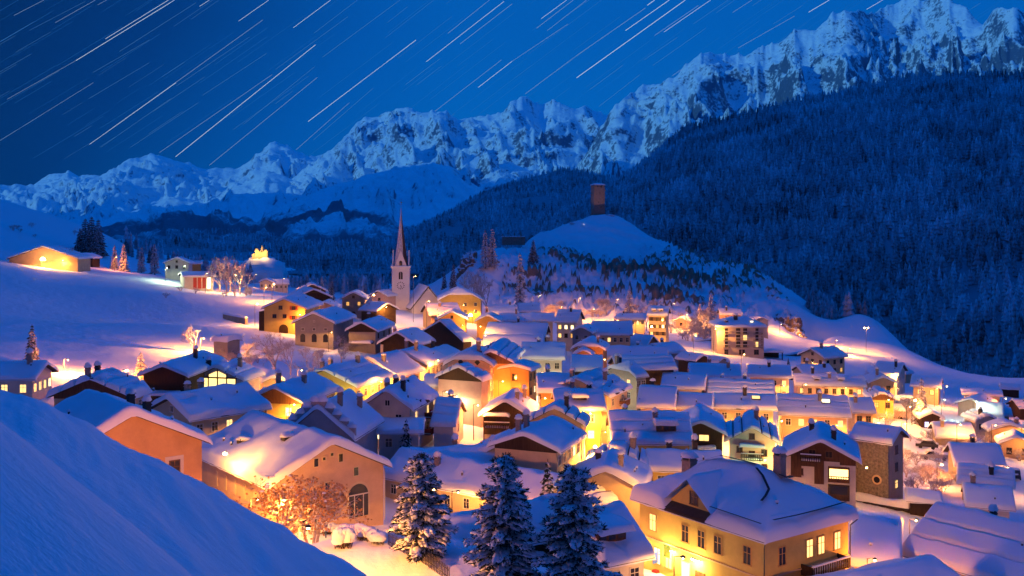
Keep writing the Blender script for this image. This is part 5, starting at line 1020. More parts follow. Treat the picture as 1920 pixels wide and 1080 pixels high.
def far_castle():
    p = W(490, 478, 1020); t = thing('castle', 'tiny floodlit castle glowing yellow on the far valley side', 'castle', tuple(p), 0); m = mat('floodlit_castle', (.55, .45, .25), .9)
    for x0, x1, z0, z1 in ((-6, -2, -30, 5), (-2, 3, -30, 3), (3, 7, -30, 4), (-9, -6, -30, 0), (0.6, 2.1, 3, 8)):
        b = MB(); b.box(x0, x1, -3, 3, z0, z1); b.prism([(x0, z1), (x1, z1), ((x0 + x1) / 2, z1 + 2)], 1, -3, 3); b.build('building_block', m, t)
    b = MB(); b.blob((0, 4, -15), 24, 20, 13, random.Random(6), seg=14, rings=7, flat=3); b.build('castle_knoll', SNOW, t, True)
    for q, pw in ((-5, 5500), (4, 5500)):
        l = bpy.data.lights.new('lamp_light', 'POINT'); l.energy = pw; l.color = (1, .55, .14); l.shadow_soft_size = .5; put('lamp_light', l, t, (q, -9, 2))
far_castle()
# ---------------------------------------------------------------- the hotel
def hotel():
    par = (81.0, 375.0, None); x0 = (1345 - 960) / F; D = 352.0; xL, xR = (1345 - 960) / F * D, (1432 - 960) / F * D
    cx = (xL + xR) / 2; g = gz1(cx, D + 6); w = (xR - xL); z_e = CAM_Z - (612 - HZ) / F * D - g
    t = thing('hotel', 'five storey cream hotel with rows of balconies and AURORA on its corner', 'hotel', (cx, D, g), R(-2)); pl = mat('hotel_plaster', (.58, .46, .38), .9, var=.1, scale=.3); d = 13.0
    b = MB(); b.box(-w / 2, w / 2, 0, d, -6, z_e); b.build('wall', pl, t)
    b = MB(); b.box(-w / 2 - .05, w / 2 + .05, -.08, 0, -6, z_e - 11.2); b.build('plinth', wallmat('mauve'), t)
    rf = Roof(w + 1.6, d + 1.6, .34, z_e, (1e-6, 1e-6), 1.1); ro = put('roof', deck_mesh(rf), t, (0, d / 2, 0)); put('roof_snow', snow_mesh(rf, .6, 31, True), t, (0, d / 2, 0))
    rnd = random.Random(8)
    def bal(x, z, ww):
        b = MB(); b.box(x - ww / 2, x + ww / 2, -.95, 0, z - .12, z)
        n = int(ww / .22)
        for i in range(n + 1): q = x - ww / 2 + ww * i / n; b.box(q - .02, q + .02, -.95, -.91, z, z + .9)
        b.box(x - ww / 2, x + ww / 2, -.97, -.9, z + .88, z + .95); o = b.build('balcony', mat('balcony_grey', (.22, .21, .21), .6), t); s = MB(); s.box(x - ww / 2, x + ww / 2, -1.0, -.88, z + .95, z + 1.05); s.build('snow_cap', SNOW, o)
    U = lambda px: (px - 1388.5) / F * D
    for r_, zc in enumerate((z_e - 2.5, z_e - 4.85, z_e - 7.2)):
        for px, ww in ((1362, .9), (1384, 1.3), (1397, 1.3), (1419, .9)):
            lit = 0 if (r_, px) in ((1, 1397), (2, 1419)) else None
            add_window(t, U(px), 0, zc, 0, ww, 1.75, lit, 'brown', True)
        bal(U(1362), zc - .1, 2.4); bal(U(1384), zc - .1, 2.25); bal(U(1397.5), zc - .1, 2.25); bal(U(1419), zc - .1, 2.6)
    for px, ww in ((1362, 1.2), (1388, .7), (1394, .7), (1418, 1.5)): add_window(t, U(px), 0, z_e - 9.9, 0, ww, 1.6, None, 'brown', True)
    for px in (1387, 1394, 1405, 1421): add_window(t, U(px), -.09, z_e - 12.6, 0, .7, 1.0, None, 'brown', True)
    # lettering down the right corner
    for i, ch in enumerate('AURORA'):
        cu = bpy.data.curves.new('letter', 'FONT'); cu.body = ch; cu.size = 1.0; cu.extrude = .03; cu.align_x = 'CENTER'; tmp = bpy.data.objects.new('letter', cu); me = bpy.data.meshes.new_from_object(tmp); bpy.data.objects.remove(tmp)
        me.materials.append(FRAMED); o = put('letter', me, t, (U(1428.5), -.06, z_e - 2.9 - i * 1.0)); o.rotation_euler = (math.pi / 2, 0, 0)
    chimney(t, -1.0, d / 2 - 2.5, z_e + 2.4, rnd, 1.0, True, w=1.2)
    for q, gl in ((-4.6, None), (4.2, LITW)):
        z = float(rf.h(q, -d / 2 + 2.2)) + .6; b = MB(); b.box(q - .6, q + .6, 1.4, 3.2, z - .6, z + .3); o = b.build('dormer', pl, t); g2 = MB(); g2.quad((q - .5, 1.37, z - .5), (q + .5, 1.37, z - .5), (q + .5, 1.37, z + .25), (q - .5, 1.37, z + .25)); g2.build('pane', gl or GLASS, o); s = MB(); s.blob((q, 2.2, z + .2), .95, 1.2, .5, rnd, seg=9, rings=5, flat=.1); s.build('snow_cap', SNOW, o, smooth=True)
    b = MB(); b.box(w / 2 + .3, w / 2 + 7.5, 2, 8, z_e - 9.6, z_e - 9.3); o = thing('carport', 'dark open carport with a flat roof right of the hotel', 'carport', (cx, D, g)); b.build('roof', DARKW, o)
    for q in (w / 2 + .6, w / 2 + 7.2): b = MB(); b.box(q - .15, q + .15, 2.2, 2.5, -6, z_e - 9.6); b.build('post', DARKW, o)
    b = MB(); b.box(w / 2 + .4, w / 2 + 7.4, 7.7, 8, -6, z_e - 9.6); b.build('back_wall', wallmat('wood'), o)
    put('snow_cap', snow_mesh(Roof(7.3, 6.2, 0, 0), .5, 5, False), o, (w / 2 + 3.9, 5, z_e - 9.3))
    HOUSE_INFO.append((cx, D + d / 2, R(-2), w, d))
hotel()

def outcrop(c, rx, ry, rz, seed, label):
    u = np.linspace(0, 2 * np.pi, 97); v = np.linspace(-.9, np.pi / 2, 49); U, V = np.meshgrid(u, v); n = (np.cos(U) * np.cos(V), np.sin(U) * np.cos(V), np.sin(V))
    k = 1 + .16 * fbm(n[0] * 2 + seed, n[1] * 2 + n[2] * 1.5, seed, 4) + .09 * np.round(ridged(n[0] * 3 + seed, n[2] * 7 + n[1], seed + 3, 4) * 3) / 3
    X, Y, Z = c[0] + n[0] * rx * k, c[1] + n[1] * ry * k, c[2] + n[2] * rz * k
    o = put('rock_outcrop', np_mesh('rock_outcrop', np.stack([X, Y, Z], -1).reshape(-1, 3), grid_faces(*U.shape), land_mat('outcrop_rock', (.34, .24, .17), (.13, .09, .07), .40, .56, .5, bumpd=.4, bscale=1.2, attr=False), smooth=False)); tag(o, label, 'rock')
outcrop(W(1474, 640, 500), 8.5, 16, 13.5, 3, 'bulging lit rock nose at the right end of the castle hill')
outcrop(W(884, 520, 535), 7.5, 11, 12.5, 5, 'rocky cliff at the left end of the castle hill')
# ---------------------------------------------------------------- trees
NEEDLE = mat('pine_needles', (.020, .036, .024), .85, var=.5, scale=3)
BARK = mat('bark', (.07, .05, .038), .9, var=.4, scale=5)
FROST = mat('frosted_twigs', (.66, .60, .58), .85, col2=(.22, .16, .13), scale=5)
TWIG = mat('brown_twigs', (.20, .10, .05), .85, col2=(.07, .04, .025), scale=4)
RUST = mat('rust_leaves', (.56, .30, .12), .8, var=.5, scale=5)
SPRUCEM = bpy.data.materials.new('spruce_branches'); SPRUCEM.use_nodes = True; conifer_mat(SPRUCEM, .46, .60, dark=(.016, .028, .022), white=(.6, .62, .66), sc=2.2)
FROSTM = bpy.data.materials.new('frosted_branches'); FROSTM.use_nodes = True; conifer_mat(FROSTM, .30, .55, dark=(.09, .06, .05), white=(.66, .64, .66), sc=2.0)
def pine_meshes(h, rnd, rad=.22, dense=1.0, top=.95, split=False):
    """trunk, needle tufts and snow pads of one big pine"""
    tr, nd, sn = MB(), MB(), MB()
    seg = 8
    pts = [Vector((math.sin(i * .9) * .10, math.cos(i * 1.3) * .10, h * i / seg)) for i in range(seg + 1)]
    for i in range(seg): tr.tube(pts[i] - Vector((0, 0, .8 if i == 0 else 0)), pts[i + 1], .24 * (1 - i / seg) + .04, .24 * (1 - (i + 1) / seg) + .03, 7)
    def tuft(c, d, s):
        # a brush of needles: narrow blades round the twig direction
        d = d.normalized(); a = d.orthogonal().normalized(); b = d.cross(a)
        for k in range(8):
            t = 2 * math.pi * k / 8 + rnd.random(); o = (a * math.cos(t) + b * math.sin(t)); tip = c + d * s * rnd.uniform(.6, 1.2) + o * s * rnd.uniform(.45, .85); w = (d.cross(o)) * s * .15; r0 = c + o * .02
            nd.v += [tuple(r0 - w), tuple(r0 + w), tuple(tip + w * .3), tuple(tip - w * .3)]; k0 = len(nd.v) - 4; nd.f.append((k0, k0 + 1, k0 + 2, k0 + 3)); nd.m.append(0)
    nb = int(105 * dense)
    for i in range(nb):
        t = .05 + .93 * (i / nb) ** .88; z = h * t; az = i * 2.399 + rnd.uniform(-.5, .5)
        ln = h * rad * ((1 - t) ** .62 + .10) * rnd.uniform(.5, 1.35) * (1 if t > .12 else .85)
        if split and t > .72: ln *= 1.15
        up = .55 if t > .8 else .15; d = Vector((math.cos(az), math.sin(az), up)).normalized(); p = Vector((0, 0, z)); n = max(2, int(ln / .34)); prev = p
        for k in range(1, n + 1):
            u = k / n; q = p + d * ln * u + Vector((0, 0, -.34 * ln * u * u * (1 - .5 * t) + .16 * ln * u * u * u))
            q += Vector((rnd.uniform(-.06, .06), rnd.uniform(-.06, .06), 0)); tr.tube(prev, q, .05 * (1 - u) + .018, .045 * (1 - u) + .014, 3)
            dd = (q - prev).normalized(); 
            if u > .22:
                side = dd.cross(Vector((0, 0, 1))).normalized()
                for s_ in (0, -1, 1):
                    c = q + side * s_ * ln * .17 * (1.1 - u * .6) + Vector((0, 0, rnd.uniform(-.1, .06)))
                    tuft(c, (dd + side * s_ * .7 + Vector((0, 0, rnd.uniform(-.1, .5)))), .30 + .12 * rnd.random())
                    if rnd.random() < .9:
                        k0 = len(sn.v); sn.blob((0, 0, 0), rnd.uniform(.24, .56), rnd.uniform(.12, .26), rnd.uniform(.08, .17), rnd, seg=7, rings=3, flat=.5)
                        M = Matrix.Translation(c + Vector((0, 0, .07))) @ Matrix.Rotation(math.atan2(dd.y, dd.x) + rnd.uniform(-.5, .5), 4, 'Z') @ Matrix.Rotation(rnd.uniform(.05, .6), 4, 'Y'); sn.v[k0:] = [tuple(M @ Vector(q2)) for q2 in sn.v[k0:]]
            prev = q
        # a longer pillow of snow along the bough
        if rnd.random() < .85:
            c = p + d * ln * .68 + Vector((0, 0, -.14 * ln * .68 * (1 - .5 * t) + .12)); k0 = len(sn.v); sn.blob((0, 0, 0), ln * .26, .20 + ln * .06, .17, rnd, seg=8, rings=4, flat=.6)
            M = Matrix.Translation(c) @ Matrix.Rotation(az, 4, 'Z') @ Matrix.Rotation(.12, 4, 'Y'); sn.v[k0:] = [tuple(M @ Vector(q)) for q in sn.v[k0:]]
    for k in range(14): tuft(Vector((rnd.uniform(-.2, .2), rnd.uniform(-.2, .2), h * rnd.uniform(.95, 1.0))), Vector((rnd.uniform(-.5, .5), rnd.uniform(-.5, .5), 1)), .38)
    for k in range(6): sn.blob((rnd.uniform(-.25, .25), rnd.uniform(-.25, .25), h * rnd.uniform(.95, 1.01)), .16, .16, .14, rnd, seg=6, rings=3)
    return tr.mesh('trunk', BARK), nd.mesh('foliage', NEEDLE), sn.mesh('branch_snow', SNOWT, True)
def at_ground(px, py_top, D):
    x = (px - 960) / F * D; g = gz1(x, D); zt = CAM_Z - (py_top - HZ) / F * D; return x, D, g, zt - g
for (px, pyt, D, lab, sd, rad) in ((790, 858, 83, 'big snowy pine standing alone left of the other two near pines', 3, .27), (944, 863, 75, 'tallest big snowy pine with a bushy crown, middle of the three near pines', 7, .27), (1076, 886, 74, 'big snowy pine with a forked top beside the pillow roofed cottage', 12, .28)):
    x, y, g, hh_ = at_ground(px, pyt, D); t = thing('pine_tree', lab, 'tree', (x, y, g), 0, 'big pines in front of the village')
    for nm, me in zip(('trunk', 'foliage', 'branch_snow'), pine_meshes(hh_, random.Random(sd), rad, 1.25, split=sd == 12)): put(nm, me, t)
def spruce_proto(rnd, h=10.0, rad=.20, m=SPRUCEM, tiers=15, sag=.35, open_=0.0):
    tr = MB(); tr.tube((0, 0, -1), (0, 0, h * .97), .16, .03, 6); fo = MB()
    for k in range(tiers):
        t = k / tiers; z = h * (.07 + .9 * t); r = h * rad * (1 - t) ** .8 + .18; n = max(5, int(11 * (1 - t * .5)))
        for i in range(n):
            if rnd.random() < open_: continue
            a = 2 * math.pi * (i + rnd.random() * .7) / n; ln = r * rnd.uniform(.7, 1.18); d = Vector((math.cos(a), math.sin(a), 0)); s = Vector((-d.y, d.x, 0)); w = ln * rnd.uniform(.20, .30) + .08
            p0 = Vector((0, 0, z + .25)); p1 = d * ln * .55 + Vector((0, 0, z - sag * ln * .25 + .12)); p2 = d * ln + Vector((0, 0, z - sag * ln + rnd.uniform(-.1, .15)))
            k0 = len(fo.v); fo.v += [tuple(p0), tuple(p1 - s * w), tuple(p1 + s * w), tuple(p2), tuple(p1 + Vector((0, 0, .14))), tuple(p1 - Vector((0, 0, .30 + .1 * ln)))]
            for f in ((0, 1, 4), (0, 4, 2), (1, 3, 4), (4, 3, 2), (0, 5, 1), (0, 2, 5), (1, 5, 3), (5, 2, 3)): fo.f.append(tuple(k0 + q for q in f)); fo.m.append(0)
    return tr.mesh('trunk', BARK), fo.mesh('foliage', m)
SP = [spruce_proto(random.Random(k), 10, (.20, .23, .18)[k]) for k in range(3)]
FSP = [spruce_proto(random.Random(20 + k), 10, (.17, .14)[k], FROSTM, 16, .45, .12) for k in range(2)]
LARCH = [spruce_proto(random.Random(30 + k), 10, .12, FROSTM, 17, .25, .38) for k in range(2)]
def tree(kind, px, pyt, D, lab, sd, name='spruce_tree', grp='spruces around the village', wide=1.0):
    x, y, g, h = at_ground(px, pyt, D); me = kind[sd % len(kind)]; s = h / 10.0
    t = thing(name, lab, 'tree', (x, y, g - .2), sd * 1.7, grp); t.scale = (s * wide, s * wide, s)
    for nm, m in zip(('trunk', 'foliage'), me): put(nm, m, t)
def DG(px, py, d0=100): return ground_at(px, py, d0, 1200)[1]
tree(SP, 60, 603, 182, 'tall snowy spruce behind the white bungalow', 0)
tree(SP, 762, 780, 146, 'dark spruce against the white house with the red balconies', 1)
tree(SP, 1027, 852, 118, 'small spruce beside the tall street house', 2)
tree(SP, 1000, 447, 545, 'lone bushy spruce on the castle hill', 1, wide=1.15)
tree(LARCH, 975, 468, 420, 'thin frosted larch in front of the castle hill', 0, 'larch_tree', 'frosted larches')
tree(LARCH, 910, 427, 520, 'left one of two larches on the edge of the castle hill', 1, 'larch_tree', 'frosted larches', 1.3)
tree(LARCH, 923, 424, 522, 'right one of two larches on the edge of the castle hill', 0, 'larch_tree', 'frosted larches', 1.3)
tree(SP, 850, 492, 500, 'dark spruce left of the cliff', 2)
tree(SP, 833, 508, 520, 'smaller dark spruce left of the cliff', 0)
tree(FSP, 1180, 540, 432, 'frosted spruce at the foot of the castle hill', 0, wide=1.3)
tree(FSP, 1333, 546, 425, 'tall frosted spruce left of the red gable', 1, wide=1.2)
tree(FSP, 1312, 565, 428, 'frosted spruce left of the tall frosted one', 0)
tree(FSP, 215, 456, 440, 'left one of two lit spruces near the school', 0, wide=1.1)
tree(FSP, 232, 453, 436, 'right one of two lit spruces near the school', 1, wide=1.4)
tree(LARCH, 265, 460, 450, 'left one of two thin trees right of the lit spruces', 0, 'larch_tree', 'frosted larches', 1.5)
tree(LARCH, 290, 454, 455, 'right one of two thin trees right of the lit spruces', 1, 'larch_tree', 'frosted larches', 1.5)
tree(FSP, 264, 656, 182, 'brightly lit young spruce among the cottage roofs', 0, wide=1.7)
tree(FSP, 1728, 704, 238, 'tall frosted spruce by the lane at the cream house', 1, wide=1.25)
tree(SP, 622, 522, 400, 'dark spruce behind the grey stone barn', 2)
tree(FSP, 604, 515, 430, 'pinkish lit spruce behind the dark barns', 0)
tree(FSP, 1480, 852, 148, 'frosted bushy spruce in front of the big chalet', 0, wide=1.6)
tree(SP, 1460, 655, 395, 'little spruce on the bank right of the hotel', 1)
tree(SP, 1478, 668, 330, 'little spruce under the road right of the hotel', 2)
for k, (px, pyt, D, wd) in enumerate(((150, 425, 520, 1.1), (160, 406, 524, 1.2), (172, 402, 526, 1.2), (184, 408, 522, 1.1), (166, 428, 516, 1.4), (178, 432, 514, 1.3))):
    tree(SP, px, pyt, D, 'dark tree in the dense clump on the left hillside', k, grp='dark clump on the left hillside', wide=wd * 1.2)
# ---- bare trees and shrubs, rimed with frost
def bare_proto(rnd, h=6.0, levels=5, spread=.62, m=FROST, first=.30, leaves=None, ntr=1, thin=1.0):
    b = MB(); lf = MB()
    def grow(p, d, ln, r, lv):
        q = p + d * ln; b.tube(p, q, r, r * .72, 5 if lv > 3 else 3)
        if lv == 0:
            if leaves:
                for _ in range(1):
                    c = q + Vector((rnd.uniform(-.15, .15), rnd.uniform(-.15, .15), rnd.uniform(-.15, .1))); a = Vector((rnd.uniform(-1, 1), rnd.uniform(-1, 1), rnd.uniform(-1, 1))).normalized() * .085; e = a.orthogonal().normalized() * .06; lf.quad(c - a, c + e, c + a, c - e)
            return
        for k in range(3 if lv > 1 else 4):
            a = rnd.random() * 6.283; o = d.orthogonal().normalized(); o = Matrix.Rotation(a, 3, d) @ o; nd = (d + o * rnd.uniform(.35, 1.0) * spread * 1.5 + Vector((0, 0, .10))).normalized(); grow(q if k else p + d * ln * .8, nd, ln * rnd.uniform(.58, .82), r * .62, lv - 1)
    for _ in range(ntr):
        grow(Vector((rnd.uniform(-.15, .15) * (ntr > 1), rnd.uniform(-.15, .15) * (ntr > 1), -.3)), Vector((rnd.uniform(-.3, .3) * (ntr > 1), rnd.uniform(-.3, .3) * (ntr > 1), 1)).normalized(), h * first, h * .022 * thin, levels)
    zs = [q[2] for q in b.v]; sc = h / max(zs)
    for o in (b, lf): o.v = [(q[0] * sc, q[1] * sc, q[2] * sc) for q in o.v]
    return b.mesh('branches', m), (lf.mesh('leaves', leaves) if leaves else None)
BT = [bare_proto(random.Random(50 + k), 6, 5, (.62, .75, .68)[k]) for k in range(3)]
SH = [bare_proto(random.Random(60 + k), 3, 4, .8, FROST, .30, None, 4, .8) for k in range(4)]
def bare(protos, px, pyt, D, lab, sd, name='bare_tree', grp='frosted bare trees', wide=1.0, base=None):
    x, y, g, h = at_ground(px, pyt, D); me, lf = protos[sd % len(protos)]; s = max(h, .8) / (6.0 if name == 'bare_tree' else 3.0)
    t = thing(name, lab, 'tree' if name == 'bare_tree' else 'shrub', (x, y, g - .1), sd * 2.1, grp); t.scale = (s * wide, s * wide, s); put('branches', me, t)
    if lf: put('leaves', lf, t)
bare(BT, 366, 608, DG(366, 662), 'wide bare tree silhouetted against the strong lamp on the snow field', 0, wide=1.5)
bare(BT, 515, 618, 205, 'frosted bare tree in the garden left of the timber barns', 1, wide=1.2)
bare(BT, 592, 655, 196, 'smaller frosted tree above the glowing low house', 2, wide=1.1)
bare(BT, 545, 640, 212, 'frosted tree between garden and grey stone barn', 0)
bare(BT, 640, 625, 232, 'frosted tree at the corner of the grey stone barn', 1)
for k, (px, pyt, D) in enumerate(((412, 483, 398), (432, 478, 402), (450, 490, 396), (440, 500, 380), (462, 505, 392), (425, 495, 378))): bare(BT, px, pyt, D, 'frosted tree in the orange lit grove beside the red doors', k, grp='orange lit grove by the school', wide=1.15)
for k, (px, pyt, D) in enumerate(((885, 500, 412), (902, 505, 410), (893, 520, 404), (912, 520, 408))): bare(BT, px, pyt, D, 'bare tree in front of the cliff behind the grand yellow house', k, grp='bare trees before the cliff', wide=.9)
bare(BT, 697, 552, 338, 'frosted tree lit from behind left of the church tower', 1); bare(BT, 128, 462, 398, 'dark bare tree before the hillside barn', 2)
bare(BT, 1320, 575, 395, 'large frosted tree left of the hotel', 0, wide=1.3); bare(BT, 1298, 590, 388, 'frosted tree above the lit path', 1, wide=1.2)
bare(BT, 1650, 678, 300, 'frosted tree under the road lamp', 2, wide=1.2); bare(BT, 1212, 570, 415, 'frosted tree behind the tall floodlit house', 0, wide=1.2)
rr = random.Random(77); ns = 0
def shrubs(lab, grp, pts, sz):
    global ns
    for (px, py, d0) in pts:
        D = DG(px, py, d0); x = (px - 960) / F * D; y = D; x, y = free_spot(x, y, 1.0); D = y; px = 960 + x / D * F; gpy = HZ + (CAM_Z - gz1(x, y)) / D * F
        ns += 1; hpx = rr.uniform(.7, 1.3) * sz / D * F; bare(SH, px, gpy - hpx, D, lab, ns, 'shrub', grp, rr.uniform(1.1, 1.6))
LAMP_G = 'lit street lamps of the village'
def free_spot(x, y, m=.7):
    for _ in range(8):
        hit = False
        for (hx, hy, a, l, w) in HOUSE_INFO:
            c, s = math.cos(a), math.sin(a); u = (x - hx) * c + (y - hy) * s; v_ = -(x - hx) * s + (y - hy) * c
            du = l / 2 + m - abs(u); dv = w / 2 + m - abs(v_)
            if du > 0 and dv > 0:
                hit = True
                if du < dv: u += math.copysign(du + .02, u)
                else: v_ += math.copysign(dv + .02, v_)
                x, y = hx + u * c - v_ * s, hy + u * s + v_ * c
        if not hit: break
    return x, y
shrubs('pink frosted shrub along the foot of the castle hill', 'shrubs along the hill foot', [(rr.uniform(1010, 1240), rr.uniform(575, 598), 330) for _ in range(34)], 4.2)
shrubs('frosted shrub on the bank between the tall house and the hotel', 'shrubs left of the hotel', [(rr.uniform(1250, 1345), rr.uniform(592, 640), 300) for _ in range(34)], 3.8)
shrubs('frosted shrub in the gardens below the bright yellow arched house', 'garden shrubs by the lane', [(rr.uniform(1640, 1725), rr.uniform(768, 800), 180) for _ in range(26)], 3.0)
shrubs('frosted shrub along the lane near the parked pickup', 'shrubs beside the parked pickup', [(rr.uniform(1690, 1790), rr.uniform(828, 930), 140) for _ in range(30)], 2.3)
shrubs('frosted shrub in the gardens at the right edge of the village', 'garden shrubs on the right', [(rr.uniform(1800, 1915), rr.uniform(772, 870), 150) for _ in range(34)], 2.7)
shrubs('frosted garden shrub below the grey stone barn', 'garden shrubs below the stone barn', [(rr.uniform(420, 690), rr.uniform(652, 690), 180) for _ in range(24)], 2.4)
shrubs('frosted shrub above the snow field by the grove', 'shrubs around the school', [(rr.uniform(310, 480), rr.uniform(538, 560), 300) for _ in range(12)], 2.8)
shrubs('dark shrub on the upper left hillside', 'shrubs on the left hillside', [(x_, y_, 400) for x_, y_ in ((25, 432), (38, 436), (32, 430), (60, 426), (65, 445), (140, 440), (232, 470))], 2.6)
shrubs('little frosted shrub on the open castle hill', 'shrubs on the castle hill', [(1218, 522, 300), (1072, 425, 400), (1035, 478, 400), (1165, 488, 400), (950, 470, 400)], 2.6)
# the tree with rust coloured leaves in the yard of the arched barn
rp = bare_proto(random.Random(91), 5.5, 5, .85, FROST, .26, RUST, 3, .8)
for k, (px, pyt, D, lab) in enumerate(((535, 890, 105, 'tree with rust coloured leaves left in front of the arched barn'), (585, 900, 103, 'tree with rust coloured leaves nearer the arched door'))):
    x, y, g, h = at_ground(px, pyt, D); t = thing('leafy_tree', lab, 'tree', (x, y, g - .1), k * 2.0, 'rust leaved trees in the barn yard'); s = h / 5.5; t.scale = (s * 1.1, s * 1.1, s); put('branches', rp[0], t); put('leaves', rp[1], t)
    sn = MB()
    for q in range(26): sn.blob((rr.uniform(-1.6, 1.6), rr.uniform(-1.6, 1.6), rr.uniform(2.2, 5.2)), .16, .16, .09, rr, seg=6, rings=3)
    sn.build('branch_snow', SNOWT, t, True)
# ---------------------------------------------------------------- fences, hedges and walls
def along(p0, p1, n):
    return [(p0[0] + (p1[0] - p0[0]) * i / n, p0[1] + (p1[1] - p0[1]) * i / n) for i in range(n + 1)]
def gxy(px, py, d0=60): q = ground_at(px, py, d0, 900); return q[0], q[1]
def picket(p0, p1, lab, h=1.1, m=None, snow=True):
    m = m or METAL; n = int(math.hypot(p1[0] - p0[0], p1[1] - p0[1]) / .24); pts = along(p0, p1, n); x0, y0 = p0; z0 = gz1(x0, y0); t = thing('picket_fence', lab, 'fence', (x0, y0, z0)); a = math.atan2(p1[1] - p0[1], p1[0] - p0[0])
    b = MB()
    for (x, y) in pts:
        z = gz1(x, y) - z0; M = Matrix.Translation((x - x0, y - y0, z)) @ Matrix.Rotation(a, 4, 'Z'); b.box(-.045, .045, -.02, .02, -.5, h, 0, M); b.v += [tuple(M @ Vector(q)) for q in ((-.045, 0, h), (.045, 0, h), (0, 0, h + .12))]; b.f.append((len(b.v) - 3, len(b.v) - 2, len(b.v) - 1)); b.m.append(0)
    b.build('pickets', m, t); r = MB()
    for (q, s) in zip(pts[:-1], pts[1:]):
        for zz in (.3, .85): r.tube((q[0] - x0, q[1] - y0, gz1(*q) - z0 + zz), (s[0] - x0, s[1] - y0, gz1(*s) - z0 + zz), .03, .03, 4)
    r.build('rails', m, t)
picket(gxy(728, 1022), gxy(842, 1092), 'dark picket fence running down the slope past the left pine')
def snow_hedge(pts, lab, name='hedge', w=.8, h=1.1, dark=True, cat='hedge'):
    x0, y0 = pts[0]; z0 = gz1(x0, y0); t = thing(name, lab, cat, (x0, y0, z0)); b = MB(); s = MB(); rd = random.Random(len(pts))
    for (x, y) in pts:
        z = gz1(x, y) - z0
        if dark:
            for _ in range(26):
                a = rd.random() * 6.28; q = Vector((x - x0 + rd.uniform(-.5, .5) * w, y - y0 + rd.uniform(-.5, .5) * w, z)); b.tube(q, q + Vector((math.cos(a) * .3, math.sin(a) * .3, h * rd.uniform(.5, 1.05))), .025, .01, 3)
        s.blob((x - x0 + rd.uniform(-.15, .15), y - y0 + rd.uniform(-.15, .15), z + h * .55), w * rd.uniform(.6, .95), w * rd.uniform(.6, .95), h * rd.uniform(.35, .65), rd, seg=9, rings=5, flat=.9)
    if dark: b.build('twigs', BARK, t)
    s.build('snow_cover', SNOWT, t, True)
hp_ = [gxy(*q) for q in ((595, 1000), (608, 1001), (622, 1002), (636, 1004), (650, 1005), (664, 1007), (678, 1008), (690, 1012), (702, 1018), (714, 1026))]
snow_hedge([p for a, b_ in zip(hp_[:-1], hp_[1:]) for p in along(a, b_, 3)[:-1]], 'snow covered hedge below the arched barn door', w=.95, h=1.0)
snow_hedge([gxy(*q) for q in ((640, 1023), (644, 1026), (649, 1028), (637, 1029))], 'lumpy snow covered bush with a drooping top at the edge of the bank', 'bush', 1.0, 1.5, cat='bush')
snow_hedge([gxy(*q) for q in ((676, 1014),)], 'round snowy ball bush before the hedge', 'bush', .5, .9, cat='bush')
x, y = gxy(611, 1010); t = thing('post_box', 'blue post with a snow cap standing by the hedge', 'post', (x, y, gz1(x, y))); b = MB(); b.box(-.06, .06, -.06, .06, -.5, 1.3); b.box(-.2, .2, -.2, .2, 1.3, 1.85); b.build('post', mat('blue_post', (.05, .10, .22), .6), t); s = MB(); s.blob((0, 0, 1.85), .3, .3, .25, rr, seg=8, rings=4); s.build('snow_cap', SNOW, t, True)
pf0, pf1 = gxy(478, 962), gxy(600, 992); picket(pf0, pf1, 'garden fence with snow capped posts in the bright barn yard', 1.0, BARK)
snow_hedge(along(pf0, pf1, 20), 'row of snow lumps on the shrubs behind the barn yard fence', w=.8, h=1.2)
def low_wall(p0, p1, lab, h=1.2, w=.5, m=None, snow=.45, boulders=False):
    L_ = math.hypot(p1[0] - p0[0], p1[1] - p0[1]); a = math.atan2(p1[1] - p0[1], p1[0] - p0[0]); z0 = min(gz1(*p0), gz1(*p1)); t = thing('garden_wall', lab, 'wall', (p0[0], p0[1], z0), a); b = MB(); rd = random.Random(5)
    if boulders:
        n = int(L_ / 1.1)
        for i in range(n):
            for k in range(2): b.blob((L_ * (i + .5) / n, rd.uniform(-.2, .2), h * (.1 + .42 * k)), .75, .6, .42, rd, seg=7, rings=5, flat=1)
    else: b.box(0, L_, -w / 2, w / 2, -2, h)
    b.build('masonry', m or wallmat('stone'), t)
    r2 = Roof(L_, w + .2, 0, h); me = snow_mesh(r2, snow, 5, False); put('snow_cap', me, t, (L_ / 2, 0, 0))
low_wall(gxy(1604, 938), gxy(1706, 962), 'dark boulder retaining wall under thick snow in front of the stone tower house', 1.0, 1.4, mat('dark_boulders', (.08, .065, .055), .95, var=.5, scale=2), .8, True)
low_wall(gxy(420, 598), gxy(462, 608), 'lit low wall with a snow cap beside the lamp of the yellow farmhouse', 2.0, .8, wallmat('peach'))
low_wall(gxy(455, 630), gxy(430, 660), 'snowy garden wall running down from the farmhouse lamp', 1.0, .6)
low_wall(gxy(1445, 668), gxy(1510, 668), 'dark retaining wall with snow right of the hotel', 1.6, .6, mat('dark_boulders', (.08, .065, .055), .95), .5)
low_wall(gxy(1300, 640), gxy(1340, 640), 'garden wall on the bank left of the hotel', 1.0, .5)
# small snow covered pavilion beside the big bare tree
x, y = gxy(425, 672); make_house('hut', (x, y, gz1(x, y), 150, 5.2, 4.6, 8, 4.6), 'square hut under a thick snow cap right of the big bare tree', dict(wall='grey', st=1.0), 301)
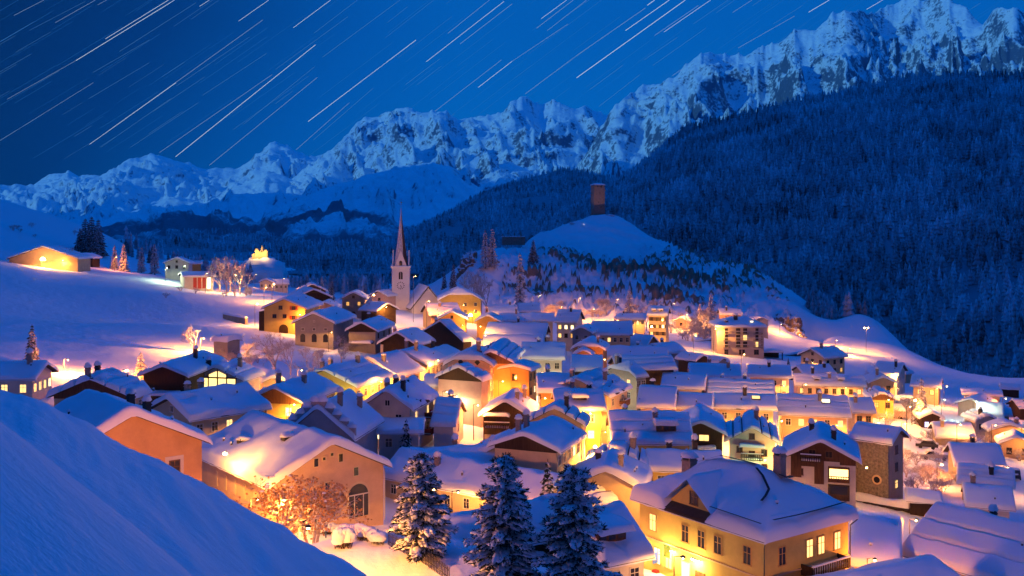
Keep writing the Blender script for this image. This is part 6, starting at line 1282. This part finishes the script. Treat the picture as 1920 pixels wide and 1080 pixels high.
# ---------------------------------------------------------------- vehicles on the lane
def car(px, py, rz, lab, body, pickup=False, snow=.3):
    x, y = gxy(px, py, 120); x, y = free_spot(x, y, 1.2); t = thing('pickup_truck' if pickup else 'parked_car', lab, 'car', (x, y, gz1(x, y) + .05), rz); Lc = 5.2 if pickup else 4.3
    pr = [(-Lc / 2, .45), (Lc / 2, .45), (Lc / 2, .95), (Lc / 2 - .9, 1.08), (Lc / 2 - 1.5, 1.72), (.2 if pickup else -1.2, 1.76), (-.1 if pickup else -1.9, 1.12), (-Lc / 2, 1.08)]
    b = MB(); b.prism(pr, 1, -.85, .85); b.build('body', body, t)
    for sx in (-Lc / 2 + .95, Lc / 2 - .95):
        for sy in (-.86, .86): b = MB(); b.tube((sx, sy - .1, .36), (sx, sy + .1, .36), .36, .36, 14, cap=True); b.build('wheel', mat('tyre', (.015, .015, .015), .8), t)
    b = MB(); x1, x2 = Lc / 2 - 1.42, (.28 if pickup else -1.1)
    for sy in (-.87, .87): b.poly([(Lc / 2 - 1.0, sy, 1.15), (x1 - .05, sy, 1.62), (x2, sy, 1.66), (x2 - .25, sy, 1.15)])
    b.build('window', GLASS, t); s = MB(); rd = random.Random(3)
    s.blob(((x1 + x2) / 2, 0, 1.7), abs(x1 - x2) / 2 + .2, .8, snow, rd, seg=10, rings=4, flat=.2); s.blob((Lc / 2 - .6, 0, 1.0), .7, .75, snow * .8, rd, seg=10, rings=4, flat=.2)
    s.blob((-Lc / 2 + 1.1, 0, 1.08), 1.2, .8, snow, rd, seg=10, rings=4, flat=.2); s.build('snow_cap', SNOW, t, True)
    for sy in (-.6, .6): b = MB(); b.box(Lc / 2 - .02, Lc / 2 + .03, sy - .14, sy + .14, .72, .9); b.build('headlight', FRAME, t)
car(1752, 862, 2.9, 'pale pickup truck parked by the blue roofed barn', mat('car_silver', (.45, .42, .38), .35), True)
car(1738, 842, 2.7, 'small dark car half buried in snow up the lane', mat('car_dark', (.03, .03, .04), .3), False, .35)
car(1902, 898, 1.2, 'dark car parked right of the three stacked barns', mat('car_dark', (.03, .03, .04), .3), False, .3)
# ---------------------------------------------------------------- the lit lamps of the village
WARM, AMBER, GOLD, COOL = (1, .34, .048), (1, .28, .045), (1, .40, .062), (.80, 1, .62)
def free_spot(x, y, m=.7):
    for _ in range(8):
        hit = False
        for (hx, hy, a, l, w) in HOUSE_INFO:
            c, s = math.cos(a), math.sin(a); u = (x - hx) * c + (y - hy) * s; v_ = -(x - hx) * s + (y - hy) * c
            du = l / 2 + m - abs(u); dv = w / 2 + m - abs(v_)
            if du > 0 and dv > 0:
                hit = True
                if du < dv: u += math.copysign(du + .02, u)
                else: v_ += math.copysign(dv + .02, v_)
                x, y = hx + u * c - v_ * s, hy + u * s + v_ * c
        if not hit: break
    return x, y
LAMP_G = 'lit street lamps of the village'
def lamp(px, D, h, power, col, kind, label, bulb=.10, fixed=False, double=False, flood=None, m=1.5, low=False):
    if flood is None: flood = not label.startswith('lamp before the front')
    if 780 < px < 1250 and 130 < D < 310: power = min(power, 5200)
    x = (px - 960) / F * D; y = D
    if not fixed: x, y = free_spot(x, y, m)
    g = gz1(x, y); zt = h
    h = h * 1.45 if (kind == 'pole' and not low) else h; zt = h
    root = thing('wall_lamp' if kind == 'wall' else 'street_lamp', label, 'lamp', (x, y, g), 0, LAMP_G)
    b = MB()
    if kind == 'pole':
        b.tube((0, 0, -1), (0, 0, zt + .15), .075, .05, 7); 
        for s in ((-1, 1) if double else (1,)): b.tube((0, 0, zt + .12), (s * .75, -.1, zt + .22), .04, .035, 5)
        b.build('pole', METAL, root); heads = [(s * .75, -.1, zt) for s in ((-1, 1) if double else (1,))]
    elif kind == 'wall':
        b.tube((0, .7, zt + .25), (0, 0, zt + .25), .03, .03, 5); b.build('bracket', METAL, root); heads = [(0, 0, zt)]
    else:
        b.tube((-3, 0, zt + .9), (0, 0, zt + .3), .015, .015, 4); b.tube((3, 0, zt + .9), (0, 0, zt + .3), .015, .015, 4); b.build('cable', METAL, root); heads = [(0, 0, zt)]
    for hp in heads:
        c_ = MB(); c_.tube((hp[0], hp[1], hp[2] + .12), (hp[0], hp[1], hp[2] + .26), .26, .10, 10, cap=True); sh = c_.build('lamp_shade', METAL, root)
        me = MB(); n = 8
        me.blob((hp[0], hp[1], hp[2] - .02), bulb, bulb, bulb, random.Random(1), seg=10, rings=6, flat=1); me.build('bulb', BULBW if col == COOL else BULB, root, smooth=True)
        open_ = kind == 'cable' or flood
        if open_ and kind == 'pole' and power > 0:
            l2 = bpy.data.lights.new('lamp_light', 'SPOT'); l2.energy = power * .6 / len(heads); l2.color = col; l2.shadow_soft_size = .22; l2.spot_size = R(178); l2.spot_blend = .12
            put('lamp_light', l2, root, (hp[0], hp[1], hp[2] - bulb - .34))
        l = bpy.data.lights.new('lamp_light', 'POINT' if open_ else 'SPOT'); l.energy = power * (.38 if open_ and kind == 'pole' else 1) / len(heads); l.color = col; l.shadow_soft_size = .22
        if not open_: l.spot_size = R(178); l.spot_blend = .12
        o = put('lamp_light', l, root, (hp[0], hp[1], hp[2] - bulb - .3))
K = 4.0
def G(px, py): return ground_at(px, py, 100, 900)[1]
LAMPS = [
 (1624, G(1624, 662), 7.5, 5200, WARM, 'pole', 'tall double headed street lamp on the lit hillside road', dict(double=True, bulb=.30)),
 (1566, G(1566, 652), 3, 2600, WARM, 'pole', 'street lamp against the rock at the end of the lit road', dict(low=True)),
 (1590, G(1590, 668), 3, 3200, GOLD, 'pole', 'street lamp at the road bend behind the lone apartment house', dict(low=True)),
 (882, 306, 8.2, 6500, GOLD, 'cable', 'very bright lamp hanging over the narrow street right of the church', dict(bulb=.55, fixed=True)),
 (905, 262, 5, 6500, GOLD, 'pole', 'street lamp deep in the bright narrow street', {}),
 (896, 284, 5, 5000, GOLD, 'pole', 'street lamp halfway down the bright narrow street', {}),
 (478, G(480, 612), 4.6, 3600, WARM, 'pole', 'street lamp in front of the bright yellow farmhouse', dict(bulb=.26)),
 (510, G(511, 566), 4.5, 2600, WARM, 'pole', 'street lamp near the frosted trees at the village edge', dict(bulb=.26)),
 (495, G(500, 570), 4, 2200, WARM, 'pole', 'second lamp near the frosted trees at the village edge', {}),
 (230, 176, 3.0, 8000, AMBER, 'pole', 'lamp glowing on the snow behind the lumpy roofed cottage', dict(bulb=.26, low=True)),
 (376, G(380, 664), 3.4, 11000, WARM, 'pole', 'strong lamp behind the big bare tree', dict(low=True)),
 (120, 180, 2.5, 6000, AMBER, 'pole', 'lamp behind the white bungalow', dict(low=True)),
 (300, 190, 2.5, 6500, AMBER, 'pole', 'lamp beside the lit young spruce', dict(low=True)),
 (396, 188, 3.6, 500, WARM, 'wall', 'little wall lamp on the annex behind the glazed chalet', dict(bulb=.2)),
 (422, 115.9, 7.2, 1000, GOLD, 'wall', 'floodlight on the eave between the orange house and the arched barn', dict(bulb=.26, fixed=True)),
 (470, 108, 3.0, 2600, GOLD, 'pole', 'lamp in the yard of the arched barn', {}),
 (520, 104, 3.6, 1500, WARM, 'pole', 'lamp behind the orange leaved tree', {}),
 (250, 84, 3.5, 900, AMBER, 'pole', 'lamp at the upper end of the lane by the orange house', {}),
 (560, 77, 3.2, 3300, WARM, 'pole', 'added lamp hidden behind the foreground snow bank', dict(flood=True)),  # made-up source, kept out of sight to light the barn front
 (650, 74, 2.4, 250, WARM, 'pole', 'lamp at the lower end of the road behind the snow bank', {}),
 (330, 84, 2.8, 5000, AMBER, 'pole', 'added lamp hidden between snow bank and orange house', dict(flood=True)),  # added unseen below the bank to warm the orange gable
 (1590, 80, 6, 1500, WARM, 'pole', 'added lamp right of the villa balcony', dict(flood=True)),  # put in to light the short side of the villa
 (1660, 122, 4, 1300, WARM, 'pole', 'lamp at the left end of the three shelved farmhouse', dict(flood=True)),
 (1690, 100, 4, 1800, AMBER, 'pole', 'lamp before the three shelved farmhouse', dict(flood=True)),
 (1230, 122, 5, 1300, GOLD, 'pole', 'lamp between the villa and the lavender roofed yellow house', {}),
 (1330, 126, 4, 1000, GOLD, 'pole', 'lamp behind the villa chimney', {}),
 (1000, 110, 4, 900, AMBER, 'pole', 'lamp behind the forked top pine', {}),
 (600, 168, 4, 1200, (1, .78, .22), 'pole', 'lamp beside the yellow house with the round door', {}),
 (545, 152, 4, 900, GOLD, 'pole', 'lamp between the yellow house and the long pale house', {}),
 (700, 186, 4, 2400, GOLD, 'pole', 'lamp in the lane below the glowing low house', {}),
 (655, 182, 4, 1500, GOLD, 'pole', 'lamp left in the lane below the glowing low house', {}),
 (590, 182, 4, 1300, GOLD, 'pole', 'lamp beside the glowing yellow gable', {}),
 (770, 190, 4, 1500, WARM, 'pole', 'lamp in the lane above the white level eaved house', {}),
 (830, 176, 4, 450, (1, .7, .35), 'pole', 'lamp before the white level eaved house', {}),
 (815, 205, 5, 2000, WARM, 'pole', 'lamp at the apartment house with small windows', {}),
 (888, 166, 4, 1900, AMBER, 'pole', 'lamp in the passage beside the black chalet', {}),
 (935, 186, 5, 2600, AMBER, 'pole', 'lamp in front of the orange tall house', {}),
 (960, 178, 5, 2200, AMBER, 'pole', 'lamp at the foot of the narrow orange house', {}),
 (1010, 204, 5, 1900, (1, .80, .38), 'pole', 'white lamp in front of the bright white house', {}),
 (1050, 206, 5, 1200, (1, .85, .42), 'pole', 'white lamp at the right end of the bright white house', {}),
 (1012, 172, 5, 2600, AMBER, 'pole', 'lamp in the orange street beside the smooth blue roof', {}),
 (1060, 152, 5, 1600, AMBER, 'pole', 'lamp before the yellow wall house with the black dormer', {}),
 (1112, 152, 4.2, 2600, GOLD, 'wall', 'wall lamp in the glowing street left of the snow shelf roof', dict(bulb=.28)),
 (1105, 138, 5, 2200, GOLD, 'pole', 'lamp lower down the street of the tall street house', {}),
 (1096, 164, 5, 2200, GOLD, 'pole', 'lamp higher up the street of the tall street house', {}),
 (1155, 172, 4, 2200, GOLD, 'pole', 'lamp under the house with the flagpole', {}),
 (1128, 250, 4, 1600, AMBER, 'pole', 'lamp in the gap beside the humped roof', {}),
 (1222, 352, 7, 3600, GOLD, 'wall', 'floodlight on the wall of the tall house at the hill foot', dict(bulb=.34, flood=True)),
 (1200, 436, 4, 2000, WARM, 'pole', 'lamp by the low wing at the hill foot', {}),
 (1285, 425, 5, 3000, WARM, 'pole', 'lamp among the frosted bushes right of the tall house', dict(flood=True)),
 (1300, 330, 5, 2200, WARM, 'pole', 'lamp on the path left of the hotel', {}),
 (1338, 350, 6, 2600, GOLD, 'pole', 'lamp at the left corner of the hotel', {}),
 (1390, 258, 7, 2200, WARM, 'pole', 'lamp facing the hotel front', dict(flood=True)),
 (1050, 448, 4, 2200, AMBER, 'pole', 'lamp under the rocks behind the furthest low roof', dict(flood=True)),
 (1110, 440, 4, 1800, AMBER, 'pole', 'lamp among the pink frosted shrubs', dict(flood=True)),
 (928, 372, 4, 1600, AMBER, 'pole', 'lamp behind the low house with the red gable', {}),
 (1462, 455, 4, 2600, WARM, 'pole', 'lamp at the rock nose right of the hotel', dict(low=True)),
 (1496, 478, 3, 3600, WARM, 'pole', 'lamp lighting the cliff end of the castle hill', dict(low=True)),
 (1390, 209, 4, 2000, GOLD, 'pole', 'lamp behind the widest house of the street terrace', {}),
 (1340, 209, 4, 1100, GOLD, 'pole', 'lamp behind the middle of the street terrace', {}),
 (1440, 210, 4, 1600, GOLD, 'pole', 'lamp behind the right end of the street terrace', {}),
 (1235, 172, 4, 1600, WARM, 'pole', 'lamp in front of the lavender roofed terrace house', {}),
 (1375, 182, 4, 1700, GOLD, 'pole', 'lamp in front of the widest terrace house', {}),
 (1295, 176, 4, 1400, WARM, 'pole', 'lamp in front of the plain roofed terrace house', {}),
 (1458, 185, 4, 2200, GOLD, 'pole', 'lamp in the gap left of the ochre house', {}),
 (1459, 158, 3.5, 900, GOLD, 'pole', 'lamp between the green lit gable and the big chalet', dict(bulb=.24)),
 (1530, 184, 4, 1900, WARM, 'pole', 'lamp in front of the ochre house with five windows', {}),
 (1640, 196, 4, 1900, GOLD, 'pole', 'lamp below the bright yellow arched house', {}),
 (1660, 232, 4, 2200, GOLD, 'pole', 'lamp in the yard of the bright yellow arched house', {}),
 (1505, 244, 4, 1700, GOLD, 'pole', 'lamp in the lit corner of the reddish house', {}),
 (1710, 236, 4, 1430, AMBER, 'pole', 'lamp left of the tall frosted spruce', dict(bulb=.28)),
 (1672, 288, 4, 1600, GOLD, 'pole', 'lamp between the pink roofed house and the peach gable', {}),
 (1765, G(1770, 795), 4, 660, COOL, 'pole', 'greenish white floodlight behind the wooden cabin', {}),
 (1700, G(1702, 812), 4, 1265, WARM, 'pole', 'lamp where the lane passes the wooden cabin', {}),
 (1690, G(1692, 850), 4, 825, WARM, 'pole', 'lamp halfway down the snowy lane', {}),
 (1757, G(1754, 912), 2.6, 900, AMBER, 'pole', 'low lamp glowing in a bush by the three stacked barns', dict(bulb=.2)),
 (1790, G(1790, 838), 3.5, 605, WARM, 'pole', 'lamp behind the blue roofed barn by the lane', {}),
 (1840, G(1838, 800), 4, 605, COOL, 'pole', 'white lamp in front of the little white house', {}),
 (1880, G(1880, 790), 4, 990, AMBER, 'pole', 'lamp in the bushes right of the little white house', {}),
 (1860, G(1860, 850), 4, 605, WARM, 'pole', 'lamp beside the front peach gable', {}),
 (1770, G(1770, 765), 4, 880, AMBER, 'pole', 'lamp behind the cream house by the spruce', {}),
 (1610, 145, 7.0, 700, GOLD, 'wall', 'wall light shining on the rubble stone tower house', dict(bulb=.14, flood=True)),
 (1425, 155, 3.0, 420, (.62, 1, .42), 'pole', 'greenish lamp at the foot of the green lit gable', {}),
 (77, 385, 2.2, 2600, GOLD, 'pole', 'floodlight before the hillside barn gable', dict(bulb=.9)),
 (120, 392, 2.5, 900, GOLD, 'pole', 'lamp at the right end of the hillside barn', {}),
 (215, 430, 4, 1500, AMBER, 'pole', 'lamp between the two lit spruces', {}),
 (310, 398, 4, 1300, COOL, 'pole', 'greenish lamp at the school wall', {}),
 (385, 380, 5, 900, GOLD, 'pole', 'lamp in front of the red doors', {}),
 (438, 395, 5, 3600, AMBER, 'pole', 'lamp under the frosted bare trees beside the school', dict(bulb=.3, flood=True)),
 (425, 390, 4, 900, COOL, 'pole', 'pale lamp on the bank right of the red doors', {}),
 (478, 520, 5, 1500, GOLD, 'pole', 'lamp left of the distant white gabled house', {}),
 (530, 500, 5, 1400, WARM, 'pole', 'lamp before the distant white houses', {}),
 (660, 620, 1.6, 700, GOLD, 'pole', 'far lit dome on the valley snow field, built as a lamp', dict(bulb=.9)),  # a small lit dome, stood in for by an oversized bulb
 (697, 352, 5, 2600, GOLD, 'pole', 'lamp behind the frosted tree left of the church tower', dict(bulb=.3)),
 (720, 330, 4, 1400, GOLD, 'pole', 'lamp close under the church tower', {}),
 (800, 318, 7, 2600, AMBER, 'pole', 'lamp facing the church nave', dict(flood=True)),
 (775, 345, 11, 2000, (1, .52, .32), 'pole', 'added tall floodlight pole beside the church tower', dict(flood=True)),  # extra source, there to brighten the church tower
 (865, 350, 5, 2200, GOLD, 'pole', 'lamp below the grand yellow house', {}),
 (560, G(560, 628), 4, 1100, AMBER, 'pole', 'lamp in the lane before the grey stone barn', {}),
 (1010, 452, 7, 5000, WARM, 'pole', 'added tall lamp at the hill foot behind the long dark row', dict(flood=True)),  # this one and the next three are added to warm the castle hill
 (1085, 446, 7, 6000, WARM, 'pole', 'added tall lamp among the frosted shrubs of the hill foot', dict(flood=True)),
 (1155, 442, 7, 5000, WARM, 'pole', 'added tall lamp at the hill foot left of the tall house', dict(flood=True)),
 (1262, 436, 7, 6000, WARM, 'pole', 'added tall lamp under the rocks right of the tall house', dict(flood=True)),
 (1335, 430, 6, 4000, WARM, 'pole', 'tall lamp behind the hotel roof', dict(flood=True)),
 (800, 104, 4, 350, AMBER, 'pole', 'lamp in the yard of the long low building', {}),
]
for (px, D, h, P, col, kind, lab, kw) in LAMPS: lamp(px, D, h, P * K, col, kind, lab, **kw)

for i, pw in ((3, 500), (8, 500), (22, 800), (24, 600), (26, 380), (28, 700), (42, 700), (45, 600), (49, 800), (51, 800), (52, 700), (63, 600), (65, 700), (66, 700), (67, 700), (68, 800), (69, 900), (70, 500), (71, 600), (73, 900), (75, 600), (76, 600), (78, 500), (86, 500), (87, 400), (95, 800), (96, 700), (116, 900), (118, 700), (119, 700), (88, 400), (33, 900), (34, 700), (55, 600), (99, 350), (31, 450), (14, 350), (15, 900)):  # extra lamps, added one per listed house to brighten its front
    nm, par, lab, st = HOUSES[i]; x, y, g, yaw, L_, W_ = par[:6]; a = R(yaw); best = None
    for (ux, uy, ext) in ((math.cos(a), math.sin(a), L_ / 2), (-math.cos(a), -math.sin(a), L_ / 2), (-math.sin(a), math.cos(a), W_ / 2), (math.sin(a), -math.cos(a), W_ / 2)):
        d = ux * -x + uy * -y
        if best is None or d > best[0]: best = (d, x + ux * (ext + 3.2) - uy * ext * .5, y + uy * (ext + 3.2) + ux * ext * .5)
    lamp(960 + best[1] / best[2] * F, best[2], 3.4, pw * 1.25 * K, (1, .40, .07) if i not in (26, 34) else (1, .62, .25), 'pole', ('lamp before the front of the ' + lab) if len(lab.split()) < 11 else 'lamp before the ' + ' '.join(lab.split()[:13]), bulb=.06, flood=False)
# a floodlight low in the snow that points up at the castle tower
p = W(1104, 418, 690); t = thing('floodlight', 'low floodlight in the snow below the castle tower', 'lamp', (p[0] - 4, p[1], gz1(p[0] - 4, p[1]) + .3)); b = MB(); b.box(-.3, .3, -.2, .2, -.6, .5); b.build('housing', METAL, t)
l = bpy.data.lights.new('lamp_light', 'SPOT'); l.energy = 22000; l.color = (1, .58, .42); l.spot_size = R(26); l.spot_blend = .6; o = put('lamp_light', l, t, (0, .3, .7)); o.rotation_euler = (Vector(W(1121, 372, 737)) - Vector(t.location)).to_track_quat('-Z', 'Y').to_euler()
# ---------------------------------------------------------------- thin blue air over the valley
b = MB(); b.box(-9000, 9000, -150, 9500, -260, 2600)
hz = b.build('haze', []); hz['kind'] = 'stuff'; hz['label'] = 'thin blue night haze lying over the whole valley'
hm = bpy.data.materials.new('night_haze'); hm.use_nodes = True; hn = hm.node_tree; hn.nodes.clear()
pv = hn.nodes.new('ShaderNodeVolumePrincipled'); pv.inputs['Density'].default_value = 0.000028; pv.inputs['Color'].default_value = (.25, .75, 1, 1); pv.inputs['Anisotropy'].default_value = 0.2
ho = hn.nodes.new('ShaderNodeOutputMaterial'); hn.links.new(pv.outputs[0], ho.inputs['Volume']); hz.data.materials.append(hm)
